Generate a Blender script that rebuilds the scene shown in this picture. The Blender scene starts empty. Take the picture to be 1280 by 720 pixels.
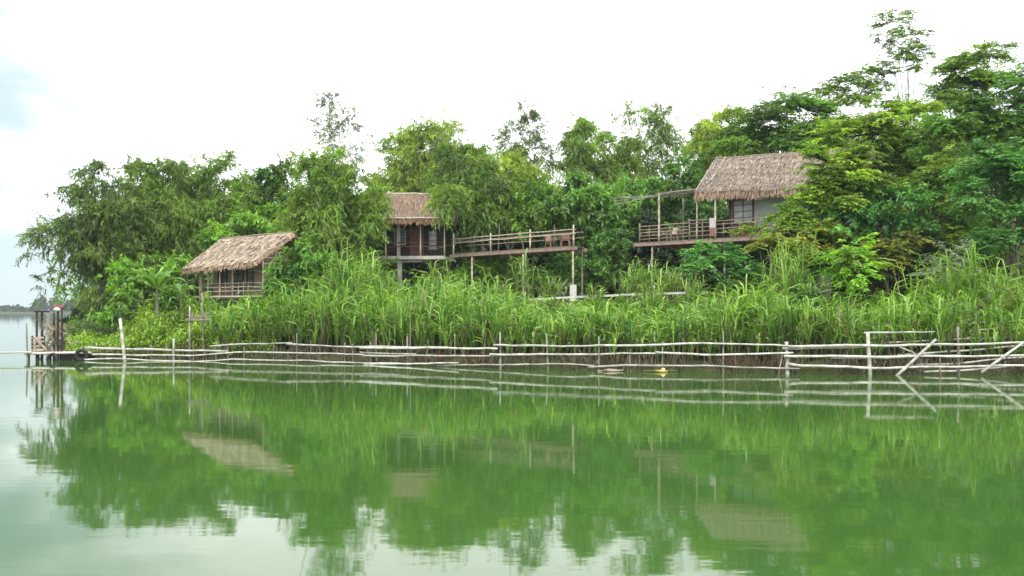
import bpy, math, random
import numpy as np
from mathutils import Vector

random.seed(7)
R = math.radians
SC = bpy.context.scene
COL = SC.collection
CAM_H, F, HY = 2.4, 1108.0, 388.0          # eye height, focal length and horizon row of the 1280 px photograph


def at(px, py, D):
    """the point D metres out that the photograph shows at pixel px, py"""
    return Vector(((px - 640) / F * D, D, CAM_H + (HY - py) / F * D))


# ------------------------------------------------------------------ terrain
def interp(x, pts):
    return float(np.interp(x, [p[0] for p in pts], [p[1] for p in pts]))


SHORE_PX = [(100, 42.5), (217, 42), (300, 41.7), (450, 39.6), (600, 37), (750, 35), (985, 33.6), (1100, 33), (1280, 33)]


def DF(px):                                 # distance of the fence line
    return interp(px, SHORE_PX)


BANK = [((p - 640) / F * d, d + 0.55) for p, d in SHORE_PX]
BANK = [(-400, 60), (-30, 44)] + BANK + [(40, 33), (400, 20)]
PROF = [(-9, -1.6), (-0.7, -0.5), (0, 0.06), (0.5, 0.4), (3, 0.7), (7, 1.2), (10, 2.3), (14, 2.8), (30, 3.3), (120, 4.2), (900, 5)]
LEFT_SCALE = [(-24, 0.42), (-6, 1.0)]


def edge_x(y):
    return -0.5 * y if y < 120 else -60 + (y - 120) * 0.5


def ground(x, y):
    d = y - interp(x, BANK)
    d2 = (x - edge_x(y)) * 0.9
    d = min(d, d2)
    z = interp(d, PROF)
    if z > 0:
        z *= interp(x, LEFT_SCALE)
        z += 0.10 * math.sin(x * 1.3 + y * .7) * min(1, d / 4) + 0.07 * math.sin(x * 2.9 - y * 1.9) * min(1, d / 3)
    if y > 690:
        z = max(z, interp(y, [(690, -1.5), (700, 0.1), (706, 1.2), (1500, 8)]))
    return z


# ------------------------------------------------------------------ object helpers
def tag(o, label=None, cat=None, group=None, kind=None):
    if label: o['label'] = label
    if cat: o['category'] = cat
    if group: o['group'] = group
    if kind: o['kind'] = kind
    return o


ORIGIN = {}


def thing(name, label, cat, loc, group=None):
    o = bpy.data.objects.new(name, None)
    o.empty_display_size = 0.3
    o.location = loc
    COL.objects.link(o)
    ORIGIN[o.name] = Vector(loc)
    return tag(o, label, cat, group)


def link_mesh(name, me, mat, parent=None):
    o = bpy.data.objects.new(name, me)
    me.materials.append(mat)
    if parent is not None:
        o.parent = parent
        ORIGIN[o.name] = ORIGIN[parent.name]
    else:
        ORIGIN[o.name] = Vector((0, 0, 0))
    COL.objects.link(o)
    return o


def np_mesh(name, V, Q, mat, parent=None, col=None, shift=None, uv=None):
    """V (n,3) world points, Q (m,4) quads -> one mesh object"""
    V = np.asarray(V, dtype=np.float32)
    if parent is not None:
        V = V - np.array(ORIGIN[parent.name], dtype=np.float32)
    Q = np.asarray(Q, dtype=np.int32)
    me = bpy.data.meshes.new(name)
    me.vertices.add(len(V)); me.vertices.foreach_set('co', V.ravel())
    me.loops.add(Q.size); me.loops.foreach_set('vertex_index', Q.ravel())
    me.polygons.add(len(Q))
    k = Q.shape[1]
    me.polygons.foreach_set('loop_start', np.arange(0, Q.size, k, dtype=np.int32))
    me.polygons.foreach_set('loop_total', np.full(len(Q), k, dtype=np.int32))
    if col is not None:
        a = me.color_attributes.new('tint', 'FLOAT_COLOR', 'POINT')
        c = np.ones((len(V), 4), dtype=np.float32); c[:, :3] = col
        a.data.foreach_set('color', c.ravel())
    me.update(calc_edges=True)
    return link_mesh(name, me, mat, parent)


class MB:
    def __init__(self):
        self.v = []; self.f = []; self.c = []

    def quad(self, a, b, c, d, col=None):
        n = len(self.v)
        self.v += [Vector(a), Vector(b), Vector(c), Vector(d)]
        self.f.append((n, n + 1, n + 2, n + 3))
        self.c += [col] * 4

    def hexa(self, p, col=None):
        """eight corners: bottom ring 0-3, top ring 4-7"""
        n = len(self.v)
        self.v += [Vector(q) for q in p]; self.c += [col] * 8
        for f in ((3, 2, 1, 0), (4, 5, 6, 7), (0, 1, 5, 4), (1, 2, 6, 5), (2, 3, 7, 6), (3, 0, 4, 7)):
            self.f.append(tuple(n + i for i in f))

    def box(self, o, a, b, w, col=None):
        """corner o and three edge vectors"""
        o, a, b, w = map(Vector, (o, a, b, w))
        self.hexa([o, o + a, o + a + b, o + b, o + w, o + a + w, o + a + b + w, o + b + w], col)

    def tube(self, pts, rad, sides=7, cap=True, col=None):
        pts = [Vector(p) for p in pts]
        if not hasattr(rad, '__len__'): rad = [rad] * len(pts)
        n0 = len(self.v)
        t = (pts[1] - pts[0]).normalized()
        u = t.cross(Vector((0.31, 0.87, 0.2)) if abs(t.z) > .8 else Vector((0, 0, 1))).normalized()
        for i, p in enumerate(pts):
            if i < len(pts) - 1: t = (pts[i + 1] - p)
            if 0 < i < len(pts) - 1: t = (pts[i + 1] - pts[i - 1])
            t = t.normalized()
            u = (u - t * u.dot(t)).normalized()
            w = t.cross(u)
            for k in range(sides):
                a = 2 * math.pi * k / sides
                self.v.append(p + (u * math.cos(a) + w * math.sin(a)) * rad[i]); self.c.append(col)
        for i in range(len(pts) - 1):
            for k in range(sides):
                a = n0 + i * sides + k; b = n0 + i * sides + (k + 1) % sides
                self.f.append((a, b, b + sides, a + sides))
        if cap:
            self.f.append(tuple(n0 + k for k in reversed(range(sides))))
            self.f.append(tuple(n0 + (len(pts) - 1) * sides + k for k in range(sides)))

    def lathe(self, c, prof, sides=20, col=None):
        c = Vector(c); n0 = len(self.v)
        for r, z in prof:
            for k in range(sides):
                a = 2 * math.pi * k / sides
                self.v.append(c + Vector((r * math.cos(a), r * math.sin(a), z))); self.c.append(col)
        for i in range(len(prof) - 1):
            for k in range(sides):
                a = n0 + i * sides + k; b = n0 + i * sides + (k + 1) % sides
                self.f.append((a, b, b + sides, a + sides))
        self.f.append(tuple(n0 + k for k in reversed(range(sides))))
        self.f.append(tuple(n0 + (len(prof) - 1) * sides + k for k in range(sides)))

    def build(self, name, mat, parent=None, smooth=False):
        me = bpy.data.meshes.new(name)
        o = ORIGIN[parent.name] if parent is not None else Vector((0, 0, 0))
        me.from_pydata([v - o for v in self.v], [], self.f)
        if any(c is not None for c in self.c):
            a = me.color_attributes.new('tint', 'FLOAT_COLOR', 'POINT')
            for i, c in enumerate(self.c):
                a.data[i].color = (*(c or (1, 1, 1)), 1)
        if smooth:
            me.polygons.foreach_set('use_smooth', [True] * len(me.polygons))
        me.update()
        return link_mesh(name, me, mat, parent)


def pole(pts, r, name, mat, parent, wob=0.0, seg=None, taper=0.8, sides=8, nodes=True, rng=random):
    """a bamboo or timber pole through the points, a little crooked, with swollen nodes"""
    pts = [Vector(p) for p in pts]
    P = []
    for i in range(len(pts) - 1):
        L = (pts[i + 1] - pts[i]).length
        n = max(2, int(L / 0.42))
        for k in range(n):
            P.append(pts[i].lerp(pts[i + 1], k / n))
    P.append(pts[-1])
    for _ in range(2):                      # soften the corners
        P = [P[0]] + [P[i - 1] * .25 + P[i] * .5 + P[i + 1] * .25 for i in range(1, len(P) - 1)] + [P[-1]]
    if wob:
        ph = rng.random() * 6
        for i, p in enumerate(P):
            s = math.sin(i * .9 + ph) * .6 + rng.uniform(-.6, .6)
            p.z += wob * s; p.y += wob * rng.uniform(-.5, .5)
    rad = []
    for i in range(len(P)):
        rr = r * (1 - (1 - taper) * i / max(1, len(P) - 1))
        rad.append(rr)
    m = MB()
    if nodes:
        Q, RR = [], []
        for i, p in enumerate(P):
            if 0 < i < len(P) - 1:
                t = (P[i + 1] - P[i - 1]).normalized()
                Q += [p - t * .03, p, p + t * .03]; RR += [rad[i], rad[i] * 1.22, rad[i]]
            else:
                Q.append(p); RR.append(rad[i])
        P, rad = Q, RR
    m.tube(P, rad, sides)
    return m.build(name, mat, parent, smooth=True)


# ------------------------------------------------------------------ materials
def new_mat(name):
    m = bpy.data.materials.new(name); m.use_nodes = True
    nt = m.node_tree
    for n in list(nt.nodes): nt.nodes.remove(n)
    out = nt.nodes.new('ShaderNodeOutputMaterial')
    return m, nt, out


def noise_mat(name, c1, c2, scale=4, rough=.85, stretch=(1, 1, 1), bump=.3, detail=6, c3=None, tint=False, spec=.3, bdist=.02):
    m, nt, out = new_mat(name)
    N = nt.nodes.new; Lk = nt.links.new
    tc = N('ShaderNodeTexCoord'); mp = N('ShaderNodeMapping'); mp.inputs['Scale'].default_value = stretch
    Lk(tc.outputs['Object'], mp.inputs[0])
    nz = N('ShaderNodeTexNoise'); nz.inputs['Scale'].default_value = scale; nz.inputs['Detail'].default_value = detail
    nz.inputs['Roughness'].default_value = .65
    Lk(mp.outputs[0], nz.inputs['Vector'])
    rp = N('ShaderNodeValToRGB')
    rp.color_ramp.elements[0].position = .32; rp.color_ramp.elements[0].color = (*c1, 1)
    rp.color_ramp.elements[1].position = .68; rp.color_ramp.elements[1].color = (*c2, 1)
    if c3:
        e = rp.color_ramp.elements.new(.5); e.color = (*c3, 1)
    Lk(nz.outputs['Fac'], rp.inputs[0])
    oi = N('ShaderNodeObjectInfo')
    hv = N('ShaderNodeHueSaturation')
    mr = N('ShaderNodeMapRange'); mr.inputs['To Min'].default_value = .78; mr.inputs['To Max'].default_value = 1.18
    Lk(oi.outputs['Random'], mr.inputs['Value']); Lk(mr.outputs[0], hv.inputs['Value'])
    Lk(rp.outputs[0], hv.inputs['Color'])
    csrc = hv.outputs[0]
    if tint:
        at_ = N('ShaderNodeAttribute'); at_.attribute_name = 'tint'
        mx = N('ShaderNodeMix'); mx.data_type = 'RGBA'; mx.blend_type = 'MULTIPLY'; mx.inputs[0].default_value = 1
        Lk(csrc, mx.inputs[6]); Lk(at_.outputs['Color'], mx.inputs[7]); csrc = mx.outputs[2]
    b = N('ShaderNodeBsdfPrincipled'); b.inputs['Roughness'].default_value = rough
    b.inputs['Specular IOR Level'].default_value = spec
    Lk(csrc, b.inputs['Base Color'])
    bp = N('ShaderNodeBump'); bp.inputs['Strength'].default_value = bump; bp.inputs['Distance'].default_value = bdist
    nz2 = N('ShaderNodeTexNoise'); nz2.inputs['Scale'].default_value = scale * 3; nz2.inputs['Detail'].default_value = 5
    Lk(mp.outputs[0], nz2.inputs['Vector']); Lk(nz2.outputs['Fac'], bp.inputs['Height']); Lk(bp.outputs[0], b.inputs['Normal'])
    Lk(b.outputs[0], out.inputs[0])
    return m


def leaf_mat(name, gloss=.06, trans=.36):
    m, nt, out = new_mat(name)
    N = nt.nodes.new; Lk = nt.links.new
    a = N('ShaderNodeAttribute'); a.attribute_name = 'tint'
    d = N('ShaderNodeBsdfDiffuse'); t = N('ShaderNodeBsdfTranslucent'); g = N('ShaderNodeBsdfGlossy')
    g.inputs['Roughness'].default_value = .45; g.inputs['Color'].default_value = (.9, .95, 1, 1)
    hs = N('ShaderNodeHueSaturation'); hs.inputs['Hue'].default_value = .49; hs.inputs['Saturation'].default_value = 1.15
    hs.inputs['Value'].default_value = 1.25
    Lk(a.outputs['Color'], d.inputs['Color']); Lk(a.outputs['Color'], hs.inputs['Color']); Lk(hs.outputs[0], t.inputs['Color'])
    m1 = N('ShaderNodeMixShader'); m1.inputs[0].default_value = trans
    m2 = N('ShaderNodeMixShader'); m2.inputs[0].default_value = gloss
    Lk(d.outputs[0], m1.inputs[1]); Lk(t.outputs[0], m1.inputs[2])
    Lk(m1.outputs[0], m2.inputs[1]); Lk(g.outputs[0], m2.inputs[2]); Lk(m2.outputs[0], out.inputs[0])
    return m


M = {}
M['leaf'] = leaf_mat('foliage', gloss=.035)
M['reed'] = leaf_mat('reed_leaf', gloss=.035, trans=.34)
M['bark'] = noise_mat('bark', (.05, .04, .03), (.13, .11, .085), 6, stretch=(1, 1, .25))
M['culm'] = noise_mat('green_culm', (.10, .13, .05), (.20, .21, .10), 3, rough=.5)
M['bamboo'] = noise_mat('weathered_bamboo', (.26, .24, .195), (.68, .655, .60), 2.6, rough=.6, c3=(.49, .465, .41), bump=.25)
M['stake'] = noise_mat('wet_stake', (.16, .15, .11), (.36, .34, .28), 3, rough=.75)
M['bamboo_dark'] = noise_mat('grey_bamboo', (.14, .12, .10), (.30, .27, .23), 3, rough=.7)
M['pale_wood'] = noise_mat('pale_wood', (.38, .31, .24), (.60, .52, .42), 3, rough=.7)
M['deck_wood'] = noise_mat('deck_wood', (.15, .11, .085), (.30, .24, .19), 5, stretch=(1, 4, 4), rough=.8)
M['rail_wood'] = noise_mat('rail_wood', (.22, .15, .115), (.38, .28, .22), 4, rough=.75)
M['dark_wood'] = noise_mat('dark_wood', (.022, .016, .014), (.06, .042, .034), 5, rough=.8)
M['red_wood'] = noise_mat('red_wood', (.09, .035, .028), (.17, .075, .06), 5, rough=.6)
M['mat_wall'] = noise_mat('woven_wall', (.27, .195, .135), (.44, .34, .25), 14, stretch=(1, 1, 3), rough=.85)
M['white_wall'] = noise_mat('limewashed_wall', (.34, .36, .375), (.48, .49, .50), 1.2, rough=.9)
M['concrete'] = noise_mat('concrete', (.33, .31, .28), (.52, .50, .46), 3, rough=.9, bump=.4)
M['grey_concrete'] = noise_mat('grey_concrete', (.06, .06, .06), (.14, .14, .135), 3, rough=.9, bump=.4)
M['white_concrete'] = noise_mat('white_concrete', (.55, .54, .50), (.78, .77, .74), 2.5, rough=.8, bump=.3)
M['thatch'] = noise_mat('thatch', (.62, .56, .5), (1.0, .97, .92), 7, rough=.95, tint=True, bump=.7, bdist=.04)
M['pane'] = noise_mat('window_pane', (.10, .115, .12), (.20, .22, .225), .8, rough=.12, bump=.02, spec=.6)
M['pane_light'] = noise_mat('pale_pane', (.34, .34, .33), (.48, .48, .47), 1.5, rough=.25, bump=.02, spec=.6)  # window pane with a pale base colour
M['plastic_chair'] = noise_mat('chair_plastic', (.26, .14, .125), (.34, .20, .18), 3, rough=.45, bump=.05)
M['cushion'] = noise_mat('cushion_cloth', (.6, .52, .45), (.74, .68, .6), 6, rough=.95)
M['cloth'] = noise_mat('pale_cloth', (.42, .36, .35), (.62, .56, .54), 6, rough=.95)
M['pink_cloth'] = noise_mat('pink_cloth', (.32, .14, .14), (.42, .22, .21), 6, rough=.95)
M['red_cloth'] = noise_mat('red_cloth', (.16, .05, .065), (.26, .10, .115), 8, rough=.9)
M['white_cloth'] = noise_mat('white_cloth', (.7, .66, .65), (.85, .8, .8), 8, rough=.9)
M['blue_cloth'] = noise_mat('blue_cloth', (.06, .09, .14), (.12, .16, .22), 5, rough=.9)
M['rubber'] = noise_mat('old_rubber', (.015, .015, .015), (.05, .047, .042), 6, rough=.7)
M['yellow'] = noise_mat('yellow_plastic', (.55, .36, .05), (.75, .58, .16), 5, rough=.4, bump=.1)
M['cream'] = noise_mat('cream_plastic', (.62, .52, .25), (.75, .66, .38), 5, rough=.4, bump=.1)
M['driftwood'] = noise_mat('driftwood', (.26, .19, .15), (.45, .36, .3), 5, rough=.9)
M['soil'] = noise_mat('bank_soil', (.035, .045, .015), (.10, .075, .045), 1.5, rough=1, c3=(.05, .06, .02), bump=.6, bdist=.1)
M['far'] = noise_mat('far_foliage', (.025, .04, .02), (.06, .085, .04), .12, rough=1)

# water: a skin that mirrors over murky green depth
m, nt, out = new_mat('river_water')
N = nt.nodes.new; Lk = nt.links.new
b = N('ShaderNodeBsdfPrincipled')
b.inputs['Base Color'].default_value = (.030, .075, .014, 1)
b.inputs['Roughness'].default_value = .035; b.inputs['IOR'].default_value = 1.36
tc = N('ShaderNodeTexCoord')
mp = N('ShaderNodeMapping'); mp.inputs['Scale'].default_value = (.55, 1.6, 1)
Lk(tc.outputs['Object'], mp.inputs[0])
n1 = N('ShaderNodeTexNoise'); n1.inputs['Scale'].default_value = 1.3; n1.inputs['Detail'].default_value = 4; n1.inputs['Roughness'].default_value = .5
Lk(mp.outputs[0], n1.inputs['Vector'])
n2 = N('ShaderNodeTexNoise'); n2.inputs['Scale'].default_value = .12; n2.inputs['Detail'].default_value = 2
Lk(mp.outputs[0], n2.inputs['Vector'])
mr = N('ShaderNodeMapRange'); mr.inputs['From Min'].default_value = .35; mr.inputs['From Max'].default_value = .65
mr.inputs['To Min'].default_value = .25; mr.inputs['To Max'].default_value = 1
Lk(n2.outputs['Fac'], mr.inputs['Value'])
mu = N('ShaderNodeMath'); mu.operation = 'MULTIPLY'; Lk(n1.outputs['Fac'], mu.inputs[0]); Lk(mr.outputs[0], mu.inputs[1])
bp = N('ShaderNodeBump'); bp.inputs['Strength'].default_value = 1; bp.inputs['Distance'].default_value = .003
Lk(mu.outputs[0], bp.inputs['Height']); Lk(bp.outputs[0], b.inputs['Normal'])
n3 = N('ShaderNodeTexNoise'); n3.inputs['Scale'].default_value = .05; n3.inputs['Detail'].default_value = 4
Lk(tc.outputs['Object'], n3.inputs['Vector'])
rp = N('ShaderNodeValToRGB')
rp.color_ramp.elements[0].position = .35; rp.color_ramp.elements[0].color = (.036, .090, .017, 1)
rp.color_ramp.elements[1].position = .65; rp.color_ramp.elements[1].color = (.047, .108, .023, 1)
Lk(n3.outputs['Fac'], rp.inputs[0]); Lk(rp.outputs[0], b.inputs['Base Color'])
Lk(b.outputs[0], out.inputs[0])
M['water'] = m

# ------------------------------------------------------------------ setting: ground, water
def axis(a):
    return np.array(a, dtype=float)


gx = np.concatenate([axis([-4000, -1500, -700, -400, -200, -120, -80]), np.arange(-60, 45.1, 0.9), axis([55, 80, 140, 300, 800, 2000, 4000])])
gy = np.concatenate([axis([-400, -60, 0, 15, 24]), np.arange(29, 52, 0.45), np.arange(52, 100, 2.0), axis([105, 115, 125, 150, 200, 300, 500, 680, 690, 700, 706, 720, 900, 1500, 5000])])
V = np.array([(x, y, ground(x, y)) for y in gy for x in gx])
nx = len(gx)
Q = np.array([(j * nx + i, j * nx + i + 1, (j + 1) * nx + i + 1, (j + 1) * nx + i) for j in range(len(gy) - 1) for i in range(nx - 1)])
g = np_mesh('ground', V, Q, M['soil']); tag(g, kind='structure')
w = MB(); w.quad((-4000, -400, 0), (4000, -400, 0), (4000, 5000, 0), (-4000, 5000, 0))
tag(w.build('river_water', M['water']), kind='structure')

# ------------------------------------------------------------------ foliage
PAL = {
    'bamboo': ((.080, .175, .018), (.215, .330, .042)),
    'bamboo_light': ((.150, .245, .026), (.300, .390, .050)),
    'bamboo_dark': ((.052, .108, .018), (.145, .215, .034)),
    'broad': ((.058, .165, .020), (.155, .295, .040)),
    'broad_light': ((.105, .240, .024), (.230, .390, .050)),
    'acacia': ((.115, .230, .018), (.265, .400, .038)),
    'acacia_green': ((.076, .195, .022), (.180, .330, .042)),
    'teal': ((.060, .195, .032), (.150, .330, .066)),
    'autumn': ((.150, .190, .024), (.290, .300, .045)),
    'lime': ((.170, .370, .030), (.290, .500, .050)),
    'deep': ((.016, .044, .009), (.044, .095, .017)),  # leaf green darkened further to imitate the shade under the houses
    'grey': ((.150, .210, .110), (.230, .280, .165)),
}
SHAPE = {  # twig length, leaves per twig, leaf length, leaf width
    'bamboo': (1.0, 17, .34, .072), 'broad': (.55, 13, .27, .12), 'acacia': (.85, 20, .23, .085), 'wisp': (1.0, 18, .30, .06),
}


def unit(a):
    return a / np.maximum(1e-6, np.linalg.norm(a, axis=-1, keepdims=True))


def crown(blobs, D, shape, pal, rng, dens=1.0, size=1.0, rz=.8):
    tl, nl, ll, lw = SHAPE[shape]
    sc = size
    VV, CC = [], []
    c1, c2 = (np.array(c) * 1.12 for c in PAL[pal])
    for bl in blobs:
        px, py, rx, ry = bl[:4]
        bd = bl[4] if len(bl) > 4 else 1.0
        dd = bl[5] if len(bl) > 5 else 0.0
        d = D + dd
        c = np.array(at(px, py, d))
        rad = np.array([rx * d / F, (rx + ry) / 2 * d / F * rz, ry * d / F])
        area = math.pi * rad[0] * rad[2]
        n = max(8, int(area * 44 * dens * bd / sc ** 2))
        ns = max(5, int(area * (1.15 if bd > .6 else 5)))
        sub = unit(rng.normal(size=(ns, 3))) * rng.uniform(.35, 1.12, size=(ns, 1))
        sub[:, 1] -= .15
        subt = rng.uniform(0, 1, size=ns); subv = rng.uniform(.58, 1.5, size=ns)  # leaf tone per clump, brightness spread widened to imitate highlights and shadows
        k = rng.integers(0, ns, size=n)
        s_r = .235 if bd > .6 else .3
        srk = rng.uniform(.6, 1.3, size=(ns, 1)) * s_r
        pos = sub[k] + rng.normal(size=(n, 3)) * srk[k] * np.array([1, 1, .75])
        pos = pos * np.where(rng.random(size=(n, 1)) < .14, rng.uniform(1.1, 1.4, size=(n, 1)), 1.0)
        outw = unit(pos * np.array([1, 1, 1.2]))
        pos = c + pos * rad
        L = tl * sc * rng.uniform(.6, 1.25, size=(n, 1))
        if shape == 'bamboo':
            dirs = unit(outw * .7 + rng.normal(size=(n, 3)) * .45 + np.array([0, 0, .25])); droop = .55
        elif shape == 'wisp':
            dirs = unit(outw * .8 + rng.normal(size=(n, 3)) * .35 + np.array([0, 0, .35])); droop = .6
        elif shape == 'broad':
            dirs = unit(outw * .9 + rng.normal(size=(n, 3)) * .45); droop = .25
        else:
            dirs = unit((outw + rng.normal(size=(n, 3)) * .5) * np.array([1, 1, .35]) + np.array([0, 0, .12])); droop = .3
        t = np.linspace(.12, 1, nl)[None, :, None] + rng.uniform(-.06, .06, size=(n, nl, 1))
        base = pos[:, None, :] + dirs[:, None, :] * L[:, None, :] * t + np.array([0, 0, -1.0]) * L[:, None, :] * droop * t ** 2
        down = np.array([0, 0, -1.0])
        if shape in ('bamboo', 'wisp'):
            ld = unit(dirs[:, None, :] * .5 + rng.normal(size=(n, nl, 3)) * .5 + down * .65)
            sd = unit(np.cross(ld, rng.normal(size=(n, nl, 3)) * .8 + np.array([0, .9, .3])))
        elif shape == 'broad':
            ld = unit(dirs[:, None, :] * .55 + rng.normal(size=(n, nl, 3)) * .6 + down * .3)
            nrm = unit(outw[:, None, :] * .8 + np.array([0, 0, .7]) + rng.normal(size=(n, nl, 3)) * .45)
            sd = unit(np.cross(ld, nrm))
        else:
            side = unit(np.cross(dirs, np.array([0, 0, 1.0])))
            sg = np.where(np.arange(nl) % 2 == 0, 1, -1)[None, :, None]
            ld = unit(side[:, None, :] * sg + dirs[:, None, :] * .55 + down * .25 + rng.normal(size=(n, nl, 3)) * .25)
            sd = unit(np.cross(ld, np.array([0, -.35, 1.0]) + rng.normal(size=(n, nl, 3)) * .8))
        l_ = ll * sc * rng.uniform(.5, 1.45, size=(n, nl, 1)) * rng.uniform(.75, 1.25, size=(n, 1, 1)); w_ = lw * sc * rng.uniform(.75, 1.25, size=(n, nl, 1)) * .5
        tip = base + ld * l_ + down * l_ * .12
        mid = base + ld * l_ * .42
        q = np.stack([base, mid + sd * w_, tip, mid - sd * w_], axis=2)       # n,nl,4,3
        VV.append(q.reshape(-1, 3))
        mixv = np.clip(subt[k] * .75 + rng.uniform(-.15, .4, size=n), 0, 1)[:, None]
        col = (c1 * (1 - mixv) + c2 * mixv) * (subv[k] * rng.uniform(.8, 1.2, size=n))[:, None]
        col = col[:, None, :] * rng.uniform(.8, 1.2, size=(n, nl, 1))
        CC.append(np.repeat(col.reshape(-1, 3), 4, axis=0))
        ts = unit(np.cross(dirs, rng.normal(size=(n, 3)))) * .009          # the twig of each spray
        ta = pos - dirs * L * .25; tb = pos + dirs * L * .45 + np.array([0, 0, -1.0]) * L * droop * .2; tc_ = pos + dirs * L + np.array([0, 0, -1.0]) * L * droop
        for a_, b_ in ((ta, tb), (tb, tc_)):
            VV.append(np.stack([a_ - ts, a_ + ts, b_ + ts * .6, b_ - ts * .6], axis=1).reshape(-1, 3))
            CC.append(np.tile(np.array([[.07, .065, .035]]), (n * 4, 1)))
        bk = rng.random(n) < .4                                              # thin branches back to the middle of the crown
        p0_ = c + sub[k][bk] * rad * .35; p1_ = pos[bk]; bs = unit(np.cross(p1_ - p0_ + 1e-4, rng.normal(size=p0_.shape))) * .013
        VV.append(np.stack([p0_ - bs, p0_ + bs, p1_ + bs * .5, p1_ - bs * .5], axis=1).reshape(-1, 3))
        CC.append(np.tile(np.array([[.055, .045, .03]]), (len(p0_) * 4, 1)))
        if shape in ('bamboo', 'wisp') and bd > .3:      # young shoots that rise out of the crown and nod over
            ns_ = max(3, int(area * .42 * (bd if bd < 1 else 1)))
            st = c + unit(rng.normal(size=(ns_, 3)) * np.array([1, .6, .5]) + np.array([0, 0, .9])) * rad * .8
            di = unit(rng.normal(size=(ns_, 3)) * np.array([.42, .4, .2]) + np.array([0, 0, 1.0]))
            Ls = rng.uniform(.9, 2.7, size=(ns_, 1, 1)) * min(1.0, .4 + rad[2] * .45)
            K = 26
            t = np.linspace(.05, 1, K)[None, :, None] + rng.uniform(-.02, .02, size=(ns_, K, 1))
            side = unit(di * np.array([1, 1, 0]) + 1e-5)[:, None, :]
            b0 = st[:, None, :] + di[:, None, :] * Ls * t + (side * .40 - np.array([0, 0, .22])) * Ls * t ** 3
            sw = unit(np.cross(di, rng.normal(size=(ns_, 3))))[:, None, :] * .010
            VV.append(np.stack([b0[:, :-1] - sw, b0[:, :-1] + sw, b0[:, 1:] + sw, b0[:, 1:] - sw], axis=2).reshape(-1, 3))
            CC.append(np.tile(np.array([[.10, .12, .05]]), (ns_ * (K - 1) * 4, 1)))
            b0 = b0 + rng.normal(size=(ns_, K, 3)) * .07
            ld = unit(rng.normal(size=(ns_, K, 3)) * .7 + side * .3 + np.array([0, 0, -.45]))
            sd = unit(np.cross(ld, rng.normal(size=(ns_, K, 3)) * .8 + np.array([0, .9, .3])))
            l_ = .30 * sc * rng.uniform(.7, 1.3, size=(ns_, K, 1)) * (1.15 - .6 * t); w_ = .06 * sc * rng.uniform(.7, 1.2, size=(ns_, K, 1)) * .5
            q = np.stack([b0, b0 + ld * l_ * .42 + sd * w_, b0 + ld * l_, b0 + ld * l_ * .42 - sd * w_], axis=2)
            VV.append(q.reshape(-1, 3))
            f = rng.uniform(.2, .9, size=(ns_, 1, 1))
            col = (c1 * (1 - f) + c2 * f) * rng.uniform(.8, 1.2, size=(ns_, K, 1))
            CC.append(np.repeat(col.reshape(-1, 3), 4, axis=0))
    V = np.concatenate(VV); C = np.concatenate(CC)
    return V, np.arange(len(V)).reshape(-1, 4), C


TREES = []


def tree(name, label, cat, D, shape, pal, base_px, blobs, group, dens=1.0, size=1.0, trunk='trunk', tr=.16, seed=None, rz=.8, limbs=7):
    rng = np.random.default_rng(len(TREES) * 13 + 5 if seed is None else seed)
    rnd = random.Random(len(TREES) + 3)
    bx = (base_px - 640) / F * D
    z0 = ground(bx, D)
    root = thing(name, label, cat, (bx, D, z0 - .05), group)
    V, Q, C = crown(blobs, D, shape, pal, rng, dens, size, rz)
    np_mesh('crown', V, Q, M['leaf'], root, C)
    base = Vector((bx, D, z0 - .15))
    targets = []
    for bl in sorted(blobs, key=lambda b_: b_[1])[:limbs]:
        d = D + (bl[5] if len(bl) > 5 else 0)
        p = at(bl[0], bl[1] - bl[3] * .25, d)
        if p.z > z0 + .6: targets.append(p)
    if trunk == 'culm':
        for p in targets:
            s = base + Vector((rnd.uniform(-.5, .5), rnd.uniform(-.4, .4), 0))
            mid = s.lerp(p, .55); mid.z = s.z + (p.z - s.z) * .68; mid.x = s.x + (p.x - s.x) * .38
            P = []
            for i in range(11):
                t = i / 10
                P.append(s * (1 - t) ** 2 + mid * 2 * t * (1 - t) + p * t * t)
            mb = MB(); mb.tube(P, [.05 * (1 - .8 * i / 10) for i in range(11)], 6)
            mb.build('culm', M['culm'], root, smooth=True)
    else:
        mb = MB()
        cx = sum(p.x for p in targets) / len(targets); zt = min(p.z for p in targets)
        fork = Vector((base.x * .6 + cx * .4, D, z0 + max(.4, (zt - z0) * .6)))
        mb.tube([base, base.lerp(fork, .5) + Vector((rnd.uniform(-.1, .1), 0, 0)), fork], [tr * 1.35, tr, tr * .85], 8)
        for p in targets:
            mid = fork.lerp(p, .5) + Vector((rnd.uniform(-.3, .3), rnd.uniform(-.3, .3), .25))
            P = []
            for i in range(8):
                t = i / 7
                P.append(fork * (1 - t) ** 2 + mid * 2 * t * (1 - t) + p * t * t)
            mb.tube(P, [tr * .62 * (1 - .85 * i / 7) for i in range(8)], 6)
            for k in range(3):              # a few side twigs
                a = P[3 + k]
                e = a + Vector((rnd.uniform(-.9, .9), rnd.uniform(-.5, .5), rnd.uniform(.1, .7)))
                mb.tube([a, a.lerp(e, .5) + Vector((0, 0, .08)), e], [tr * .2, tr * .13, tr * .05], 5)
        mb.build('trunk', M['bark'], root, smooth=True)
    TREES.append(root)
    return root


GB = 'trees and bamboo behind the houses'
GF = 'trees at the right-hand end of the bank'
GU = 'bushes under and beside the stilt houses'
GX = 'trees of the back row'
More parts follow.
